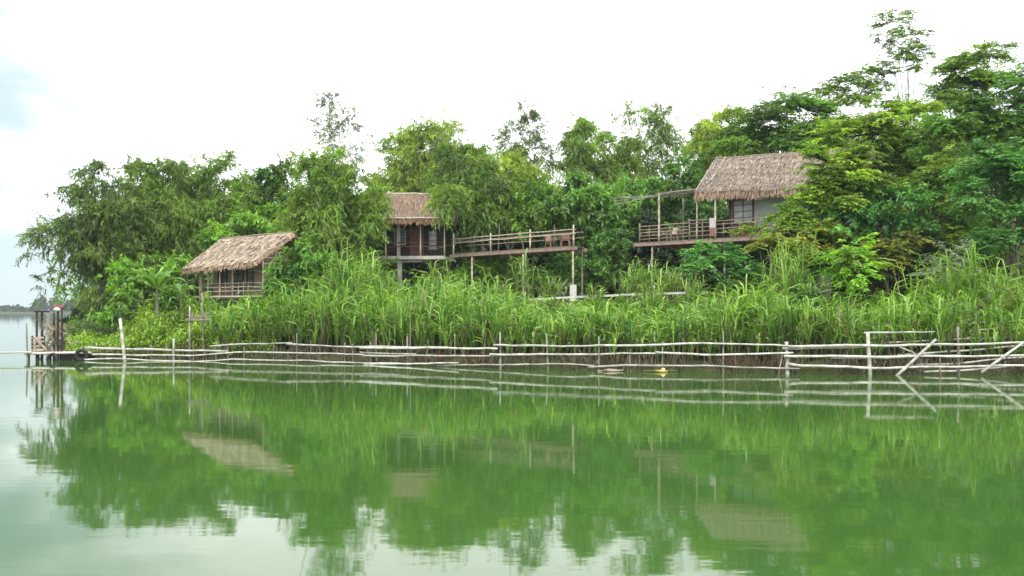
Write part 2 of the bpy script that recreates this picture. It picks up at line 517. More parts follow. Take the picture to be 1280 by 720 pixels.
# --- left end
tree('bamboo_clump', 'dark bamboo clump leaning out over the river at the left end of the bank', 'bamboo', 62, 'bamboo', 'bamboo_dark', 128,
     [(68, 294, 26, 16, .7), (54, 312, 12, 13, .4), (95, 270, 34, 24), (118, 232, 28, 15), (130, 214, 22, 7, .8), (92, 312, 26, 14, .6), (128, 312, 34, 30), (145, 265, 36, 32),
      (108, 348, 16, 14, .4), (58, 354, 14, 8, .25), (128, 378, 16, 22), (140, 350, 20, 24), (80, 338, 16, 8, .3), (165, 345, 32, 34), (116, 216, 9, 9, .6), (162, 214, 6, 12, .6)], GB, dens=.62, trunk='culm')
tree('bamboo_clump', 'feathery bamboo clump just right of the leaning one, with one upright tip', 'bamboo', 66, 'bamboo', 'bamboo', 190,
     [(180, 252, 34, 32), (169, 222, 12, 18), (205, 238, 26, 26), (190, 295, 44, 34), (150, 290, 30, 26), (215, 282, 30, 30), (196, 216, 8, 13, .6), (210, 220, 5, 14, .6)], GB, dens=.75, trunk='culm')
tree('bamboo_clump', 'bamboo clump with ragged top standing behind the small left thatched hut', 'bamboo', 69, 'bamboo', 'bamboo', 255,
     [(238, 248, 32, 30), (262, 232, 18, 20), (284, 214, 9, 14, .7), (255, 285, 40, 26), (230, 224, 13, 12), (285, 262, 26, 30), (232, 213, 7, 12, .6), (264, 208, 6, 12, .6), (288, 206, 6, 14, .6), (250, 216, 5, 12, .6)], GB, dens=.75, trunk='culm')
tree('leafy_tree', 'round dark green leafy tree rising behind the ridge of the small left hut', 'tree', 71, 'broad', 'broad', 325,
     [(322, 250, 30, 28), (342, 222, 20, 16), (362, 225, 18, 18), (318, 284, 34, 20), (350, 262, 30, 26)], GB)
tree('leafy_bush', 'bright green bush touching the upper edge of the left hut roof', 'bush', 58, 'broad', 'broad_light', 330,
     [(335, 275, 26, 14), (305, 282, 26, 14), (275, 296, 24, 12), (355, 272, 16, 14)], GB, size=.9)
# --- between left hut and middle house
tree('bamboo_clump', 'tall bamboo clump between the left hut and the middle house, below a pale plume', 'bamboo', 55.5, 'bamboo', 'bamboo', 405,
     [(398, 262, 36, 34), (412, 232, 28, 26), (402, 202, 20, 20, .8), (384, 214, 14, 16, .7), (386, 318, 32, 36, 1, 1), (428, 290, 34, 34, 1, 2), (456, 268, 26, 26, 1, 2), (372, 290, 28, 26, 1, 1),
      (436, 226, 18, 20, .6), (478, 262, 15, 20, .9, 1), (440, 325, 34, 26, 1, 2), (404, 350, 40, 22, 1, 1)], GB, trunk='culm', size=.92)
tree('bamboo_plume', 'thin pale bamboo plume nodding high above the clump beside the middle house', 'bamboo', 58, 'wisp', 'grey', 412,
     [(412, 128, 14, 13, .34), (428, 150, 20, 14, .26), (444, 170, 14, 14, .22), (408, 160, 12, 20, .22), (432, 190, 24, 16, .2), (418, 178, 14, 20, .25)], GB, trunk='culm', size=.52, limbs=3)
tree('bamboo_clump', 'loose airy bamboo crown against the sky above the middle house roof', 'bamboo', 78, 'bamboo', 'bamboo_light', 530,
     [(505, 200, 28, 28), (538, 182, 34, 26), (560, 166, 20, 12, .5), (545, 215, 34, 26), (492, 226, 24, 22), (515, 238, 40, 20), (520, 172, 20, 12, .5)], GB, trunk='culm', dens=.75)
tree('bamboo_clump', 'dense bamboo hanging over the right end of the middle house roof', 'bamboo', 61, 'bamboo', 'bamboo', 596,
     [(584, 196, 28, 26), (574, 226, 34, 24), (588, 252, 34, 28), (562, 256, 16, 16, 1, -3.6), (606, 222, 24, 24), (600, 262, 24, 14), (552, 248, 9, 14, 1, -3.6)], GB, trunk='culm', size=.92, limbs=4)
# --- middle
tree('bamboo_plume', 'narrow dark bamboo plume standing tall at the middle of the skyline', 'bamboo', 74, 'wisp', 'bamboo_dark', 648,
     [(656, 138, 10, 13, .4), (664, 158, 16, 14, .4), (638, 176, 12, 24, .4), (660, 186, 20, 18, .5), (648, 205, 20, 16, .6), (690, 195, 10, 22, .3)], GB, trunk='culm', size=.68)
tree('bamboo_clump', 'yellowish green bamboo above the left half of the sloping boardwalk', 'bamboo', 66, 'bamboo', 'bamboo_light', 650,
     [(650, 236, 34, 24), (632, 258, 26, 24), (668, 255, 28, 22), (640, 215, 20, 14)], GB, trunk='culm')
tree('leafy_tree', 'glossy broad-leaved tree drooping over the middle of the boardwalk railing', 'tree', 61, 'broad', 'broad_light', 640,
     [(636, 268, 28, 16), (612, 278, 16, 12), (660, 272, 22, 14), (622, 262, 14, 12)], GB)
tree('bamboo_column', 'upright bamboo column beside a sky gap, right of the skyline plume', 'bamboo', 75, 'bamboo', 'bamboo', 727,
     [(727, 168, 13, 18), (724, 194, 18, 18), (728, 215, 24, 16), (722, 180, 14, 12)], GB, trunk='culm')
tree('leafy_tree', 'large leafy tree filling the space between the boardwalk chairs and the pergola', 'tree', 61, 'broad', 'broad', 742,
     [(704, 250, 34, 26), (740, 262, 32, 30), (752, 300, 24, 34), (700, 278, 24, 12), (742, 330, 30, 24), (775, 290, 24, 28), (730, 232, 30, 18), (760, 345, 30, 18)], GB)
tree('bamboo_clump', 'bamboo with an open ragged top left of the airy overhanging sprays', 'bamboo', 77, 'bamboo', 'bamboo', 768,
     [(768, 205, 26, 24), (758, 180, 14, 16, .6), (785, 190, 16, 14, .7), (775, 225, 34, 20)], GB, trunk='culm')
tree('bamboo_plume', 'airy bamboo sprays arching against the sky left of the big house', 'bamboo', 68, 'wisp', 'bamboo', 850,
     [(788, 142, 18, 9, .45), (818, 140, 18, 8, .4), (812, 160, 22, 14, .5), (832, 152, 14, 14, .5), (830, 178, 18, 14, .6), (842, 196, 16, 10, .5), (800, 200, 20, 14, .5)], GB, trunk='culm', size=.74, limbs=4)
tree('leafy_tree', 'dense mid green tree behind the pergola poles of the big house', 'tree', 66, 'broad', 'broad', 830,
     [(805, 240, 42, 26), (848, 228, 34, 26), (822, 268, 46, 24), (862, 262, 28, 28), (795, 310, 36, 30), (845, 300, 36, 26)], GB)
tree('bamboo_clump', 'bright bamboo just left of the big house roof ridge', 'bamboo', 72, 'bamboo', 'bamboo_light', 890,
     [(880, 195, 24, 24), (898, 172, 22, 16), (868, 180, 14, 14, .7), (915, 160, 22, 16), (890, 220, 30, 18)], GB, trunk='culm')
tree('leafy_tree', 'spreading tree rising straight behind the big house roof', 'tree', 66, 'acacia', 'acacia_green', 965,
     [(958, 152, 36, 24), (986, 126, 20, 14), (1010, 140, 30, 16), (935, 176, 34, 20), (985, 175, 44, 18), (1035, 160, 34, 22)], GB)
# --- right end
tree('feathery_tree', 'yellow green feathery tree growing in front of the big house roof', 'tree', 46, 'acacia', 'acacia', 1025,
     [(1040, 208, 34, 20), (1075, 205, 34, 26), (1030, 228, 20, 14, .8), (1002, 268, 22, 12, .8), (1038, 248, 30, 22), (974, 268, 16, 12, .9), (988, 256, 16, 12, .8), (958, 282, 14, 6, .6), (1060, 225, 34, 24), (1085, 240, 30, 20), (1005, 285, 30, 16), (1012, 240, 14, 9, .4), (948, 290, 16, 8, .6), (1012, 204, 12, 8, .5)], GF, size=.85, tr=.07, dens=1.3)
tree('feathery_tree', 'broad feathery tree crowning the slope right of the big house roof', 'tree', 53, 'acacia', 'acacia', 1095,
     [(1090, 198, 48, 30), (1112, 155, 44, 22), (1062, 172, 34, 22), (1150, 180, 36, 30), (1080, 140, 30, 14, .7), (1140, 140, 30, 16)], GF)
tree('wispy_tree', 'tall thin wispy tree poking highest into the sky at the right', 'tree', 60, 'acacia', 'bamboo', 1140,
     [(1120, 28, 22, 9, .58), (1138, 46, 18, 8, .58), (1108, 42, 14, 8, .58), (1128, 62, 18, 10, .58), (1150, 66, 16, 7, .58), (1120, 76, 18, 8, .5), (1105, 88, 14, 6, .58), (1150, 82, 10, 6, .58), (1128, 12, 6, 5, .58),
      (1075, 92, 16, 7, .58), (1050, 104, 18, 8, .58), (1098, 110, 18, 8, .58), (1075, 118, 24, 10, .6), (1040, 118, 18, 8, .5), (1062, 100, 20, 9, .5), (1095, 96, 16, 8, .5), (1030, 110, 14, 7, .5)], GF, size=.72, tr=.07, limbs=6)
tree('feathery_tree', 'dark topped tree just right of the thin wispy tree', 'tree', 55, 'acacia', 'bamboo', 1195,
     [(1200, 94, 30, 18), (1224, 74, 26, 13), (1182, 118, 30, 16), (1240, 66, 16, 10, .7), (1215, 112, 30, 18), (1170, 100, 14, 10, .5)], GF)
tree('feathery_tree', 'large green tree running out of the picture at the upper right corner', 'tree', 49, 'acacia', 'acacia_green', 1270,
     [(1255, 140, 44, 26), (1285, 105, 30, 26), (1300, 150, 50, 40), (1210, 155, 36, 26), (1330, 120, 40, 40), (1180, 175, 30, 20)], GF)
tree('feathery_tree', 'blue green layered tree at the right edge above the tall reeds', 'tree', 42, 'acacia', 'teal', 1262,
     [(1240, 205, 46, 22), (1275, 225, 40, 26), (1262, 294, 38, 20), (1295, 275, 40, 30), (1225, 240, 30, 18), (1310, 220, 40, 40), (1238, 300, 20, 12)], GF, size=.85, tr=.1)
tree('feathery_tree', 'blue green rounded crown in the middle of the right-hand slope', 'tree', 45, 'broad', 'teal', 1112,
     [(1106, 252, 38, 20), (1072, 275, 28, 18), (1140, 268, 26, 20), (1096, 285, 34, 18)], GF, size=.8, tr=.1)
tree('feathery_tree', 'yellow tinged tree between the blue green crown and the right edge', 'tree', 47, 'acacia', 'acacia', 1180,
     [(1178, 222, 32, 24), (1200, 255, 28, 18), (1150, 225, 22, 16), (1190, 290, 26, 14)], GF, size=.85, tr=.1)
tree('leafy_bush', 'bush with rusty yellowing leaves below the big house wall', 'bush', 45, 'acacia', 'autumn', 990,
     [(985, 300, 28, 14), (1005, 325, 24, 16), (960, 310, 20, 12), (1020, 295, 22, 14)], GU, size=.8, tr=.06)
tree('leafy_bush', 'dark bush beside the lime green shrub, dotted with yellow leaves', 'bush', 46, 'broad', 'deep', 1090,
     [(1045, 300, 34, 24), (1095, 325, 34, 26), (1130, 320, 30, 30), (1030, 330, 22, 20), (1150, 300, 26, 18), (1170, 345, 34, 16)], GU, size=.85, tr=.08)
tree('leafy_bush', 'small bush of yellow leaves in front of the dark foliage on the right slope', 'bush', 44, 'acacia', 'autumn', 1125,
     [(1120, 302, 16, 8), (1105, 318, 22, 10), (1140, 296, 10, 6)], GU, size=.75, tr=.05)
tree('leafy_bush', 'pale green shrub in front of the dark gap under the big house', 'bush', 43, 'acacia', 'teal', 898,
     [(896, 318, 22, 13), (888, 334, 24, 12), (908, 345, 22, 14), (925, 332, 16, 12)], GU, size=.8, tr=.05)
tree('leafy_bush', 'lime green shrub with flat tiers of leaves above the right-hand reeds', 'bush', 41, 'acacia', 'lime', 1064,
     [(1062, 308, 20, 8), (1050, 322, 22, 8), (1072, 328, 24, 10), (1060, 342, 24, 10)], GU, size=.75, tr=.05, rz=1)
tree('leafy_bush', 'pale sprig-like bush standing above the reeds, left of the tallest right-hand reeds', 'bush', 41, 'acacia', 'grey', 1180,
     [(1172, 318, 8, 9), (1202, 316, 9, 10), (1178, 335, 16, 8), (1196, 338, 18, 9), (1165, 345, 14, 8)], GU, size=.6, tr=.04)
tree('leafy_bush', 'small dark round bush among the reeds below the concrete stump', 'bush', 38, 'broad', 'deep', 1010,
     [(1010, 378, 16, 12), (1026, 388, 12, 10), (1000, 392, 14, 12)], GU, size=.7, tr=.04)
tree('leafy_bush', 'bright leafy bush growing under the sloping boardwalk', 'bush', 60, 'broad', 'broad_light', 620,
     [(612, 332, 22, 13), (636, 336, 22, 14), (604, 348, 24, 12), (650, 350, 22, 14), (585, 345, 14, 14)], GU)
tree('leafy_bush', 'green bush under the right end of the boardwalk beside its footing', 'bush', 58, 'broad', 'broad', 700,
     [(702, 332, 22, 12), (735, 345, 22, 18), (678, 345, 18, 12), (716, 352, 14, 8)], GU)
tree('leafy_bush', 'leafy bush below and right of the small left hut', 'bush', 47.5, 'broad', 'broad', 380,
     [(372, 342, 18, 18), (350, 358, 14, 12), (382, 362, 26, 16), (392, 318, 18, 20), (408, 338, 24, 22), (358, 330, 10, 13), (374, 312, 9, 12), (345, 348, 8, 10)], GU, size=.85)
tree('leafy_bush', 'yellow green leafy bush around the banana plant left of the small hut', 'bush', 49, 'broad', 'broad_light', 185,
     [(180, 345, 26, 16), (205, 335, 20, 14), (165, 372, 26, 20), (208, 362, 20, 18), (232, 380, 12, 10), (150, 395, 18, 14)], GU, size=.85)
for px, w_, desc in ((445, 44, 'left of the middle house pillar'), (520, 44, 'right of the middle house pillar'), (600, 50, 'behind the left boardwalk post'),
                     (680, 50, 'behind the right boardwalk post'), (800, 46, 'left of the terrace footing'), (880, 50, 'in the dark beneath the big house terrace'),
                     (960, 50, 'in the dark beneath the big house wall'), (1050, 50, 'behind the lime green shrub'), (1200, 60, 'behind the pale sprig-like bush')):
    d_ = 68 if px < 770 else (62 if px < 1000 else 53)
    tree('shade_bush', f'bush coloured dark for shade {desc}', 'bush', d_, 'broad', 'deep', px,
         [(px - 16, 335, w_ * .6, 34), (px + 18, 318, w_ * .6, 36), (px, 360, w_ * .8, 20), (px, 292, w_ * .7, 26)], GU, dens=.9, size=1.5)  # shade is put into the leaf colour here
# back row that closes the wood
BACK = [(165, 265, 'behind the leaning bamboo clump'), (235, 258, 'behind the feathery bamboo at the left'), (300, 258, 'in the dip left of the tall plumed bamboo'), (372, 246, 'at the foot of the bare bending stalk'),
        (455, 248, 'left of the middle house roof'), (540, 236, 'over the middle house ridge'), (618, 226, 'left of the skyline plume'),
        (690, 236, 'right of the skyline plume'), (755, 228, 'behind the upright bamboo column'), (835, 222, 'left of the big house ridge'), (915, 192, 'over the big house ridge'),
        (1000, 165, 'behind the big house roof, in its middle'), (1075, 165, 'under the tall thin wispy tree'), (1160, 160, 'under the dark topped tree'), (1245, 145, 'behind the trees of the right edge')]
for i, (px, top, desc) in enumerate(BACK):
    tree('background_tree', f'dull green background tree {desc}', 'tree', 88, 'bamboo' if i % 2 else 'broad', 'bamboo_dark' if i % 3 else 'broad', px,
         [(px - 16, top + 18, 30, 20), (px + 20, top + 26, 32, 24), (px, top + 58, 50, 30), (px - 10, top + 100, 52, 40), (px + 14, top + 150, 52, 40)], GX, dens=.8, size=1.7, tr=.2)

# unbroken thicket closing the wood at the back
trg = np.random.default_rng(77)
VV, CC = [], []
for x in np.arange(-46, 75, 1.1):
    for k in range(3):
        y = 94 + trg.uniform(-2, 4); g0 = ground(x, y)
        if g0 < .1: continue
        h = (6.0 + 2.0 * math.sin(x * .31) + 1.2 * math.sin(x * .83) + trg.uniform(-1, 1)) * interp(x, [(-46, .6), (-25, 1), (30, 1.15), (75, 1.3)])
        n = 190
        c = np.array([x, y, g0 + h * .44]) + unit(trg.normal(size=(n, 3))) * trg.uniform(.3, 1.0, size=(n, 1)) * np.array([1.5, 1.3, h * .52])
        a = unit(trg.normal(size=(n, 3)) + np.array([0, 0, -.3])) * .42; b_ = unit(np.cross(a, trg.normal(size=(n, 3)))) * .2
        VV.append(np.stack([c - a, c - b_, c + a, c + b_], axis=1).reshape(-1, 3))
        cc = np.array((.022, .055, .012)) * trg.uniform(.6, 1.5, size=(n, 1)); CC.append(np.repeat(cc, 4, axis=0))  # leaf colour darkened to deepen the shadow between the trees
V = np.concatenate(VV)
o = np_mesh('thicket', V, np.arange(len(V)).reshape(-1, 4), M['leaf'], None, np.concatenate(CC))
tag(o, 'unbroken thicket coloured dark as shade, seen through the gaps behind the trees', 'thicket', kind='stuff')
# bare stalks above the wood
for pts, D, lab in (([(386, 210), (382, 175), (374, 140), (366, 128), (360, 131)], 60, 'bare thin bamboo stalk with a bent tip, left of the pale plume'),
                    ([(636, 215), (637, 150), (638, 105), (642, 97)], 72, 'bare straight bamboo stalk with a hooked tip at the skyline plume'),
                    ([(934, 200), (933, 150), (931, 100)], 70, 'bare upright bamboo stalk left of the tree behind the big house roof'),
                    ([(573, 190), (573, 150), (571, 128)], 79, 'short bare bamboo stalk on the airy crown above the middle house')):
    P = [at(x, y, D) for x, y in pts]
    gz = ground(P[0].x, D)
    P = [Vector((P[0].x, D, gz - .1))] + P
    r_ = thing('bamboo_stalk', lab, 'bamboo', (P[0].x, D, gz), 'bare bamboo stalks')
    mb = MB(); mb.tube(P, [.05] + [.04 - .03 * i / (len(P) - 1) for i in range(1, len(P))], 6)
    mb.build('culm', M['bamboo_dark'], r_, smooth=True)

# ------------------------------------------------------------------ reeds and grass
def blades(xs, ys, zs, hs, rng, nleaf=9, ll=.75, lw=.05, c1=(.06, .13, .025), c2=(.14, .21, .05), lo=.38, stem=(.12, .14, .05), dead=(.28, .22, .12), lean=.12, upright=1.0):
    n = len(xs)
    base = np.stack([xs, ys, zs - .1], axis=1)
    H = hs[:, None]
    ln = rng.normal(size=(n, 2)) * lean
    top = base + np.concatenate([ln * H, H], axis=1)
    VV, CC = [], []
    az = rng.uniform(0, 2 * np.pi, n)
    sd = np.stack([np.cos(az), np.sin(az), np.zeros(n)], axis=1) * .016
    mid = base * .5 + top * .5 + np.concatenate([ln * H * -.15, H * 0], axis=1)
    dc = np.array(dead) * rng.uniform(.5, 1.1, size=(n, 1)); sc_ = np.array(stem) * rng.uniform(.7, 1.3, size=(n, 1))
    for a, b_, ca, cb in ((base, mid, dc, sc_), (mid, top, sc_, sc_)):
        VV.append(np.stack([a - sd, a + sd, b_ + sd, b_ - sd], axis=1).reshape(-1, 3))
        CC.append(np.stack([ca, ca, cb, cb], axis=1).reshape(-1, 3))
    t = np.linspace(lo, 1.0, nleaf)[None, :, None] + rng.uniform(-.05, .05, size=(n, nleaf, 1))
    p0 = base[:, None] + (top - base)[:, None] * t
    az = rng.uniform(0, 2 * np.pi, size=(n, nleaf, 1))
    h = np.concatenate([np.cos(az), np.sin(az), np.zeros_like(az)], axis=2)
    up = np.array([0, 0, 1.0])
    L = ll * rng.uniform(.6, 1.25, size=(n, nleaf, 1)) * np.clip(H[:, None] / 1.8, .55, 1.3)
    e = rng.uniform(.75, 1.25, size=(n, nleaf, 1)) * upright
    p1 = p0 + L * (.35 * h * .62 + up * .35 * e)
    p2 = p1 + L * (.35 * h * .95 + up * .35 * (.15 * e))
    p3 = p2 + L * (.33 * h * .75 + up * .33 * (rng.uniform(-.9, .15, size=(n, nleaf, 1)) + (upright - 1) * .35))
    s = np.concatenate([-np.sin(az), np.cos(az), rng.uniform(-.5, .5, size=az.shape)], axis=2)
    w = lw * rng.uniform(.7, 1.25, size=(n, nleaf, 1)) * .5
    pts = [(p0, .5), (p1, 1), (p2, .8), (p3, .08)]
    mixv = np.clip(rng.beta(1.2, 1.6, size=(n, 1, 1)) * .9 + rng.uniform(-.3, .4, size=(n, nleaf, 1)), -.1, 1.15)
    c = np.array(c1) * (1 - mixv) + np.array(c2) * mixv
    dd = (rng.random(size=(n, nleaf, 1)) < .30 * (1 - t) / (1 - lo + .01)).astype(float)
    c = c * (1 - dd) + np.array(dead) * rng.uniform(.5, 1.1, size=(n, nleaf, 1)) * dd
    for (a, wa), (b_, wb) in zip(pts[:-1], pts[1:]):
        VV.append(np.stack([a - s * w * wa, a + s * w * wa, b_ + s * w * wb, b_ - s * w * wb], axis=2).reshape(-1, 3))
        CC.append(np.repeat(c.reshape(-1, 3), 4, axis=0))
    V = np.concatenate(VV); C = np.concatenate(CC)
    return V, C


TOPS = [(200, 405), (265, 396), (300, 378), (340, 364), (380, 345), (430, 330), (465, 346), (485, 362), (515, 362), (545, 350), (575, 358), (600, 364), (640, 362), (660, 368), (700, 376), (760, 377), (800, 372), (830, 374), (880, 364),
        (920, 352), (980, 330), (1010, 346), (1040, 370), (1100, 374), (1150, 356), (1190, 338), (1230, 346), (1280, 346), (1500, 340)]
rng = np.random.default_rng(21)
xs, ys, zs, hs = [], [], [], []
while len(xs) < 6200:
    d = rng.uniform(0.05, 9.5)
    px = rng.uniform(262, 1420)
    D0 = DF(px) + .6
    D = D0 + d
    x = (px - 640) / F * D
    d_t = D - interp(x, BANK)
    if d_t < .15: continue
    keep = 1.0 if d < 3 else .75
    if 1010 < px < 1130 and d > 2: keep = .45
    if rng.random() > keep: continue
    z = ground(x, D)
    Db = D0 + 9
    top = interp(px, TOPS) + (6 if px < 900 else 13)
    zb = CAM_H + (HY - top) / F * Db
    Hb = max(.7, zb - ground((px - 640) / F * Db, Db))
    t_ = min(1, d / 9)
    clump = .5 + .5 * math.sin(x * 2.1 + 1.3 * math.sin(D * 1.7)) * math.sin(D * 1.3 + x)
    H = (1.55 * (1 - t_) + Hb * t_) * (.62 + .52 * clump) * rng.uniform(.74, 1.2)
    if t_ < .6: H = min(H, 2.2)
    xs.append(x); ys.append(D); zs.append(z); hs.append(H * (1.22 if rng.random() < .12 and not 640 < px < 890 else (.86 if 640 < px < 890 else 1)))
V1, C1 = blades(np.array(xs), np.array(ys), np.array(zs), np.array(hs), rng, nleaf=7, ll=1.2, lw=.06, upright=1.85, lean=.13, c1=(.06, .175, .014), c2=(.37, .58, .11))
# taller cane tufts behind the white walkway and at the right
xs, ys, zs, hs = [], [], [], []
for px, top, D, n, wd in ((790, 340, 48.6, 34, 14), (812, 335, 49, 34, 14), (838, 342, 48.6, 30, 12), (862, 348, 49, 22, 12), (690, 352, 49.5, 18, 14), (655, 335, 50, 12, 8), (548, 338, 50, 18, 8), (745, 360, 46, 14, 8), (815, 356, 45.5, 18, 12), (868, 352, 45.5, 16, 8),
                          (986, 318, 41, 40, 22), (1190, 334, 38, 60, 26), (1215, 340, 38, 40, 22), (1250, 345, 37, 36, 20), (430, 326, 46, 50, 26), (462, 342, 47, 22, 12), (615, 352, 49, 14, 8)):
    for _ in range(n):
        p = px + rng.uniform(-1, 1) * wd * 1.15; dD = D + rng.uniform(-.7, .7)
        x = (p - 640) / F * dD; z = ground(x, dD)
        xs.append(x); ys.append(dD); zs.append(z)
        hs.append(max(.5, (CAM_H + (HY - top) / F * dD - z)) * rng.uniform(.42, 1.06))
V2, C2 = blades(np.array(xs), np.array(ys), np.array(zs), np.array(hs), rng, nleaf=7, ll=1.05, lw=.055, lean=.16, c1=(.09, .21, .022), c2=(.37, .56, .12), lo=.3, upright=1.8)
V = np.concatenate([V1, V2]); C = np.concatenate([C1, C2])
o = np_mesh('reed_bed', V, np.arange(len(V)).reshape(-1, 4), M['reed'], None, C)
tag(o, 'dense green reed bed growing along the bank behind the bamboo fence', 'reeds', kind='stuff')
# lime grass and tall weeds at the left end
xs, ys, zs, hs = [], [], [], []
for _ in range(3600):
    px = rng.uniform(78, 345) if rng.random() < .7 else rng.uniform(78, 160); D = DF(px) + rng.uniform(.7, 6)
    x = (px - 640) / F * D; z = ground(x, D)
    if z < .05: continue
    top = interp(px, [(78, 428), (95, 415), (140, 414), (165, 400), (185, 376), (230, 372), (300, 376), (345, 380)])
    Hm = max(.4, CAM_H + (HY - top) / F * D - z)
    xs.append(x); ys.append(D); zs.append(z); t_ = min(1, max(0, (D - DF(px) - .7) / 4.5)); wob = .5 + .5 * math.sin(x * 1.9 + 2 * math.sin(D * 1.1))
    hs.append(max(.35, Hm * (.42 + .58 * t_)) * (.62 + .38 * wob) * rng.uniform(.6, 1.1))
V, C = blades(np.array(xs), np.array(ys), np.array(zs), np.array(hs), rng, nleaf=9, ll=.5, lw=.07, c1=(.16, .32, .024), c2=(.38, .56, .06), lo=.15, dead=(.2, .22, .08))
o = np_mesh('tall_grass', V, np.arange(len(V)).reshape(-1, 4), M['reed'], None, C)
tag(o, 'bright lime grass and weeds on the low left end of the bank', 'grass', kind='stuff')
# dead stems and roots at the waterline
xs = []
P = []; C = []
for _ in range(4200):
    px = rng.uniform(110, 1400)
    D = DF(px) + rng.uniform(.35, 1.3); x = (px - 640) / F * D
    z0 = -.08 + rng.uniform(0, .12); h = rng.uniform(.35, 1.05)
    a = np.array([x, D, z0]); b_ = a + np.array([rng.normal() * .28, rng.normal() * .15, h * rng.uniform(.5, 1)]); s = np.array([rng.uniform(.008, .02), rng.uniform(-.01, .01), 0])
    if math.sin(x * 3.1) + math.sin(x * 1.3 + 2) + rng.normal() * .7 < -.4: continue
    rb = 860 < px < 985 or 540 < px < 600
    c = np.array((.26, .12, .075)) if rb and rng.random() < .6 else np.array((.22, .14, .09)) if rng.random() < .5 else (np.array((.34, .28, .19)) if rng.random() < .7 else np.array((.09, .16, .03)))
    c = c * rng.uniform(.25, 1.0)
    C += [c] * 4; P += [a - s, a + s, b_ + s, b_ - s]
o = np_mesh('dead_reed_stems', np.array(P), np.arange(len(P)).reshape(-1, 4), M['reed'], None, np.array(C))
tag(o, 'dry brown reed stems and roots at the waterline behind the fence', 'reed stems', kind='stuff')

# ------------------------------------------------------------------ banana plants
def banana(px, py, D, label, n, size, seed):
    rnd = random.Random(seed)
    x = (px - 640) / F * D; z0 = ground(x, D)
    zt = CAM_H + (HY - py) / F * D
    root = thing('banana_plant', label, 'banana plant', (x, D, z0 - .05), 'banana plants left of the small hut')
    mb = MB(); mb.tube([(x, D, z0 - .1), (x + .03, D, (z0 + zt) / 2), (x, D, zt)], [.13, .10, .07], 9)
    mb.build('stem', M['culm'], root, smooth=True)
    for i in range(n):
        az = 2 * math.pi * i / n + rnd.uniform(-.3, .3)
        L = size * rnd.uniform(.8, 1.15); el = rnd.uniform(.9, 1.35)
        h = Vector((math.cos(az), math.sin(az), 0)); s = Vector((-math.sin(az), math.cos(az), 0))
        Vv, Cc, Qq = [], [], []
        K = 11
        p = Vector((x, D, zt - .1)); ang = el
        for k in range(K + 1):
            t = k / K
            wv = .0 if k == 0 else (.03 if k < 2 else size * .15 * math.sin(math.pi * min(1, (t - .1) / .9)) ** .6)
            jag = rnd.uniform(.8, 1.05)
            for sg in (-1, 0, 1):
                q = p + s * wv * sg * jag + Vector((0, 0, 1)) * (abs(sg) * wv * .35)
                Vv.append(tuple(q)); f = rnd.uniform(.9, 1.1)
                Cc.append(((.10, .22, .04) if sg else (.17, .28, .07)))
            ang -= (.10 + .1 * t)
            p = p + (h * math.cos(ang) + Vector((0, 0, math.sin(ang)))) * (L / K)
        for k in range(K):
            for j in (0, 1):
                a = k * 3 + j
                Qq.append((a, a + 1, a + 4, a + 3))
        np_mesh('leaf', np.array(Vv), np.array(Qq), M['leaf'], root, np.array(Cc))


banana(196, 362, 45.5, 'banana plant with large torn leaves left of the small thatched hut', 8, 1.9, 3)
banana(226, 366, 47.5, 'smaller banana plant close against the left end of the small hut', 6, 1.4, 9)

